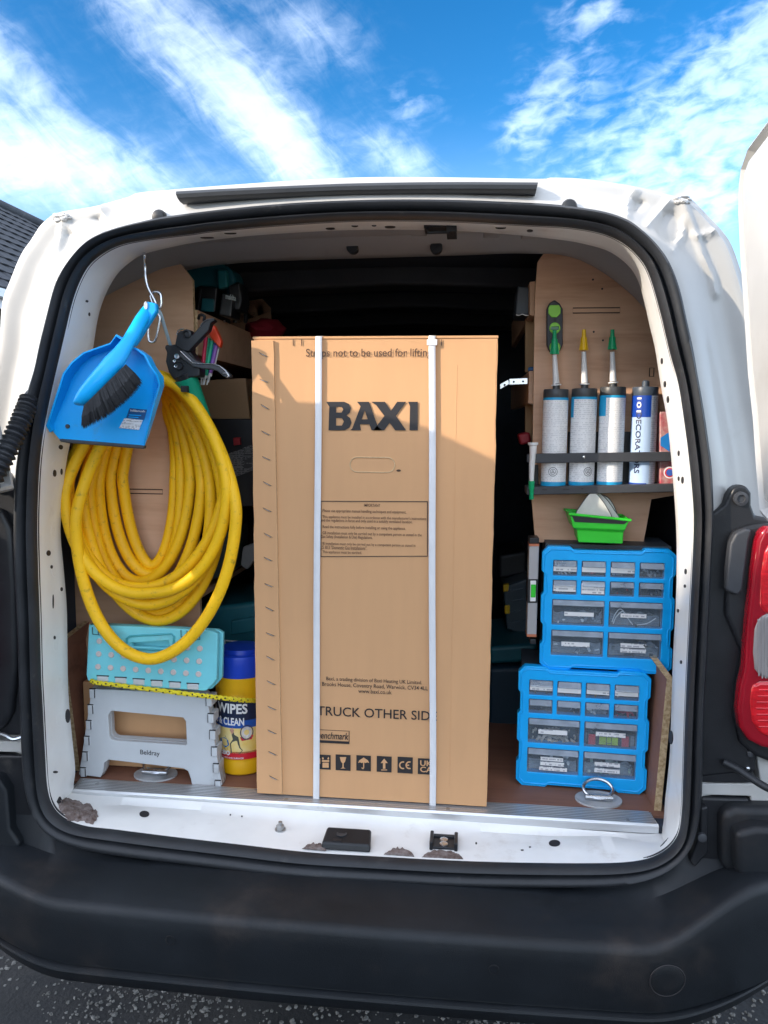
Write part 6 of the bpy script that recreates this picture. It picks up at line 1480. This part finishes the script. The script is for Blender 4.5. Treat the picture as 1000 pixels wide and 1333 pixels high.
    bm = BM(); pprism(bm, [(663,493),(687,492),(687,500),(663,501)], .355, .003); pprism(bm, [(651,500),(662,494),(663,500),(651,507)], .357, .003); part('plate', bm, MT['steel'], k, bevel=.0008)
    bm = BM()
    for p in ((669,497),(681,496.5),(657,501)): pprism(bm, circ(p[0], p[1], 1.4, 10), .3545, .0006)
    part('bolt_hole', bm, MT['ink'], k)
    def sol(name, label, cat, px, Y, d, m, bevel=.004): return tag(solid(name, px, Y, d, m, None, bevel), label, cat)
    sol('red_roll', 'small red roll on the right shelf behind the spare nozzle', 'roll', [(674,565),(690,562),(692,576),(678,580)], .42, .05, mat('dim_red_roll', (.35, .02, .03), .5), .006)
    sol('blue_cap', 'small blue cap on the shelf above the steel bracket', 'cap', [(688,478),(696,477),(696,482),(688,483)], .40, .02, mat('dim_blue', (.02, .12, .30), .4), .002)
    # clear assortment case and tool cases deeper inside
    c = thing('assortment_case', 'clear lidded assortment case with yellow latches in the dark behind the carton', 'case', PY(670, 800, .75))
    bm = BM(); pprism(bm, [(655,764),(690,752),(690,828),(660,820)], .75, .14); cb = part('case_body', bm, mat('smoky_plastic', (.07, .10, .12), .3), c, bevel=.006)
    for pl in ([(655,762),(663,760),(662,770),(655,771)], [(657,789),(664,788),(664,799),(657,800)]): bm = BM(); pprism(bm, pl, .742, .02); part('yellow_latch', bm, MT['ycap'], c, bevel=.003)
    for k_ in range(4): bm = BM(); pprism(bm, [(664,768 + 14 * k_),(688,763 + 14 * k_),(688,765 + 14 * k_),(664,770 + 14 * k_)], .744, .01); part('divider', bm, MT['clear'], c)
    def case(label, px, Y, d, m):
        c = thing('tool_case', label, 'tool case', PY(660, 900, Y), 'tool cases stacked behind the carton'); bm = BM(); pprism(bm, px, Y, d); part('case_body', bm, m, c, bevel=.012)
        return c
    case('dark teal tool case, upper of two in the gap right of the carton', [(636,842),(700,838),(700,862),(636,866)], .62, .3, MT['tealdark'])
    case('dark navy tool case standing on the floor in the gap right of the carton', [(636,870),(700,868),(700,966),(636,966)], .60, .3, mat('navy_plastic', (.010, .035, .06), .5))
    case('second dark case lying on the clear assortment case behind the carton', [(648,722),(688,716),(688,748),(648,756)], .85, .2, MT['blackp'])
right_misc()

# ------------------------------------------------------------------ blue drawer cabinets
MT['cabin'] = mat('slate_cabinet_plastic', (.035, .048, .062), .5, var=.1)
def cabinet(first, spec):
    """drawer cabinet in its own frame: x across, z up, front at y = 0"""
    W, H, D = .268, .262, .155
    t = thing('drawer_cabinet', spec['label'], 'drawer cabinet', (0, 0, 0), 'blue drawer cabinets')
    hw = W / 2
    o = [(-hw + .012, H), (-hw + .055, H), (-hw + .062, H - .006), (hw - .066, H - .006), (hw - .060, H), (hw - .014, H), (hw, H - .012), (hw, H - .050), (hw - .005, H - .056), (hw - .005, H - .098), (hw, H - .104), (hw, .098), (hw - .005, .092), (hw - .005, .058), (hw, .052), (hw, .012), (hw - .012, 0), (hw - .055, 0), (hw - .062, .005), (-hw + .066, .005), (-hw + .060, 0), (-hw + .012, 0), (-hw, .012), (-hw, .052), (-hw + .005, .058), (-hw + .005, .096), (-hw, .102), (-hw, H - .104), (-hw + .005, H - .098), (-hw + .005, H - .056), (-hw, H - .050), (-hw, H - .012)]
    cells = []; xl, xr = -hw + .020, hw - .020; gap = .006
    w4 = (xr - xl - 3 * gap) / 4; w2 = (xr - xl - gap) / 2
    rows = [(H - .026, .036, 4), (H - .068, .034, 4), (H - .110, .058, 2), (H - .176, .058, 2)]
    for zt, h, n in rows:
        w = w4 if n == 4 else w2
        for k in range(n): x = xl + k * (w + gap); cells.append((x, x + w, zt - h, zt, n))
    me = curve_mesh([o] + [rrect(a, b_, c, d, .003, 2) for a, b_, c, d, _ in cells], .009, .0016, 2); me.transform(Matrix.Translation((0, .009, 0))); me.materials.append(MT['blue']); link('front_frame', me, t, True)
    # raised rim round the frame
    bm = BM(); ins = [(x * .965, .5 * H + (z - .5 * H) * .965) for x, z in o]; tube(bm, [(x, -.0012, z) for x, z in ins], .0022, 6, closed=True); part('frame_rim', bm, MT['blue'], t, smooth=True, local=True)
    bm = BM(); box(bm, -hw + .006, hw - .006, .020, D, H - .010, H - .006 + spec.get('top', .0)); box(bm, -hw + .006, hw - .006, .020, D, .006, .010); box(bm, -hw + .006, -hw + .010, .020, D, .010, H - .010); box(bm, hw - .010, hw - .006, .020, D, .010, H - .010); box(bm, -hw + .006, hw - .006, D - .004, D, .006, H - .006)
    for zt, h, n in rows[1:]: box(bm, -hw + .010, hw - .010, .020, D, zt + .002, zt + .004)
    part('cabinet_body', bm, MT['cabin'], t, local=True)
    rnd = random.Random(spec['seed'])
    for i, (a, b_, c, d, n) in enumerate(cells):
        a += .0015; b_ -= .0015; c += .0012; d -= .0015; hgt = d - c; lipz = d - hgt * (.40 if n == 4 else .22)
        bm = BM(); yb = .118
        box(bm, a, b_, -.0005, .0012, c, d); box(bm, a, b_, .0012, yb, c, c + .0012); box(bm, a, a + .0012, .0012, yb, c, d - .004); box(bm, b_ - .0012, b_, .0012, yb, c, d - .004)
        dr = part('drawer', bm, MT['clear'], t, local=True)
        bm = BM(); e = .002
        q = [(a + e, -.0006, lipz), (a + e, -.010, lipz + .001), (a + e, -.011, lipz + .003), (a + e, -.0006, d - .001)]
        prism(bm, [Vector(p) for p in q], (b_ - a - 2 * e, 0, 0)); part('drawer_lip', bm, MT['lip'], dr, local=True, bevel=.0008)
        for (u, v, wu, hv) in spec['labels'].get(i, ()):     # paper labels: fractions of the drawer front
            x0 = a + (b_ - a) * u; z0 = c + hgt * v; bm = BM(); box(bm, x0, x0 + (b_ - a) * wu, -.0022 if v < .55 else -.0125, -.0012 if v < .55 else -.0115, z0, z0 + hv); part('paper_label', bm, MT['labelp'], dr, local=True)
        bm = BM(); cnt = spec['fill'].get(i, [])
        col, num, big = cnt if cnt else (None, 0, 0)
        if num:
            for _ in range(num):
                s = rnd.uniform(.35, 1) * big; x = rnd.uniform(a + .004 + s / 2, b_ - .004 - s / 2) if b_ - a > s + .009 else (a + b_) / 2
                zc = c + .002 + s * .3 + (hgt * .45) * rnd.random() ** 2; y = .004 + .022 * rnd.random()
                M_ = Matrix.Translation((x, y, zc)) @ Matrix.Rotation(rnd.uniform(0, 3.1), 4, 'Y') @ Matrix.Rotation(rnd.uniform(0, 3.1), 4, 'Z')
                k = rnd.random()
                if k < .5: lathe(bm, [(s * .18, -s * .4), (s * .18, s * .35), (s * .28, s * .36), (s * .28, s * .45)], (0, 0, 0), 'X', 7, M=M_)
                else: box(bm, -s / 2, s / 2, -s * .15, s * .15, -s * .2, s * .2, M_)
            part('contents', bm, col, dr, local=True, kind='stuff')
        else: bm.free()
        for kind in spec['extra'].get(i, ()):
            if kind == 'wire':
                bm = BM(); tube(bm, catmull([Vector((a + .010, .004, c + .006)), Vector((a + .016, .003, c + .022)), Vector((a + .028, .003, c + .034)), Vector((a + .034, .003, c + .026)), Vector((a + .050, .003, c + .006))], 5), .0011, 6); tube(bm, catmull([Vector((a + .008, .005, c + .010)), Vector((a + .014, .004, c + .028)), Vector((a + .026, .004, c + .038)), Vector((a + .046, .004, c + .010))], 5), .0011, 6); tube(bm, catmull([Vector((b_ - .050, .004, c + .006)), Vector((b_ - .030, .003, c + .010)), Vector((b_ - .012, .003, c + .022))], 5), .0012, 6); part('wire_pieces', bm, MT['white'], dr, local=True, smooth=True)
            if kind == 'film':
                bm = BM(); g = 14; V = []
                for iy in range(g + 1):
                    V.append([bm.verts.new((a + .004 + (b_ - a - .008) * ix / g, .006 + .004 * noise.noise((ix * .7, iy * .7, i * 3.)) + .006, c + .003 + (hgt * .62) * iy / g * (.7 + .5 * noise.noise((ix * .3, i, 0))))) for ix in range(g + 1)])
                for iy in range(g):
                    for ix in range(g): bm.faces.new((V[iy][ix], V[iy][ix + 1], V[iy + 1][ix + 1], V[iy + 1][ix]))
                part('plastic_bag', bm, MT['lip'], dr, local=True, smooth=True)
            if kind == 'vial':
                for x0, x1, z0, z1, m_, yy in ((a + .010, a + .024, c + .004, c + .026, MT['red'], .003), (b_ - .030, b_ - .016, c + .004, c + .026, MT['red'], .003), (a + .032, b_ - .038, c + .006, c + .022, mat('yellow_green_vial', (.45, .62, .02), .3), .003), (a + .006, b_ - .012, c + .003, c + .029, MT['blackp'], .006)):
                    bm = BM(); box(bm, x0, x1, yy, yy + .004, z0, z1); part('pocket_level', bm, m_, dr, local=True)
                bm = BM()
                for xx in (a + .046, b_ - .052): box(bm, xx, xx + .0012, .0018, .0028, c + .006, c + .022)
                box(bm, a + .046, b_ - .051, .0018, .0028, c + .009, c + .010); part('vial_line', bm, MT['ink'], dr, local=True)
    return t
def cabinets():
    brass = mat('brass_bits', (.42, .27, .10), .4, metal=.6, var=.4, vscale=200); zinc = mat('zinc_bits', (.60, .62, .64), .35, metal=.6, var=.3, vscale=200); mix = mat('mixed_fittings', (.34, .24, .17), .5, col2=(.72, .66, .56), vscale=120); dk = mat('dark_fittings', (.11, .12, .13), .4, metal=.4, var=.6, vscale=100); rd = mat('red_plugs', (.55, .03, .05), .45, var=.3, vscale=80); wt = mat('white_fittings', (.66, .67, .68), .45, var=.2, vscale=80); gn = mat('green_fittings', (.25, .42, .30), .5, col2=(.6, .65, .62), vscale=60)
    up = {'seed': 5, 'top': .010, 'label': 'upper blue drawer cabinet with a green tray on top',
          'labels': {0: [(.02, .30, .96, .010)], 1: [(.02, .30, .96, .010)], 2: [(.02, .30, .96, .011)], 4: [(.04, .22, .92, .013)], 5: [(.02, .12, .94, .022)], 8: [(.24, .38, .56, .0085)], 9: [(.22, .40, .48, .0085)], 10: [(.20, .38, .54, .0095)], 11: [(.24, .44, .48, .0085), (.24, .24, .48, .0085)]},
          'fill': {0: (wt, 14, .010), 1: (rd, 10, .010), 2: (zinc, 26, .010), 3: (zinc, 14, .012), 4: (wt, 8, .009), 5: (wt, 8, .012), 6: (rd, 2, .010), 7: (dk, 10, .010), 8: (wt, 8, .014), 9: (dk, 16, .02), 10: (wt, 6, .016), 11: (dk, 14, .02)},
          'extra': {9: ('wire', 'film'), 8: ('film',), 10: ('film',), 11: ('film',)}}
    lo = {'seed': 9, 'label': 'lower blue drawer cabinet standing directly on the load floor',
          'labels': {0: [(.04, .34, .94, .0105)], 1: [(.02, .28, .96, .010)], 2: [(.04, .30, .92, .010)], 3: [(.02, .30, .94, .011)], 8: [(.20, .40, .56, .010)], 9: [(.22, .46, .56, .0095)], 10: [(.26, .52, .44, .008), (.26, .33, .46, .008), (.24, .13, .54, .008)], 11: [(.22, .46, .48, .009), (.22, .22, .48, .009)]},
          'fill': {0: (dk, 12, .010), 1: (dk, 14, .010), 2: (brass, 8, .010), 3: (wt, 5, .014), 4: (dk, 12, .010), 5: (zinc, 8, .010), 6: (wt, 6, .014), 7: (rd, 16, .013), 8: (mix, 46, .016), 9: (dk, 16, .014), 10: (wt, 8, .016), 11: (gn, 18, .018)},
          'extra': {9: ('vial', 'film'), 10: ('film',), 11: ('film',), 6: ('film',)}}
    t1 = cabinet(True, up); t2 = cabinet(False, lo)
    def place(t, p, lean):     # corners seen in the photograph, at the depth where the foot meets the floor
        bl, br = p; w = br - bl; t.location = (bl + br) / 2; t.rotation_euler = (R(lean), -math.atan2(w.z, w.x), math.atan2(w.y, w.x)); s = w.length / .268; t.scale = (s, s, s)
    b2 = (PZ(672, 1019, .606), PZ(840, 1034, .606)); y2 = (b2[0].y + b2[1].y) / 2
    place(t2, (Vector((b2[0].x, .255, .606)), Vector((b2[1].x, .24, .606))), 0)
    b1 = (PY(703, 869, .262), PY(873, 877.5, .25)); place(t1, b1, 0)
    s2 = t2.scale.x
cabinets()
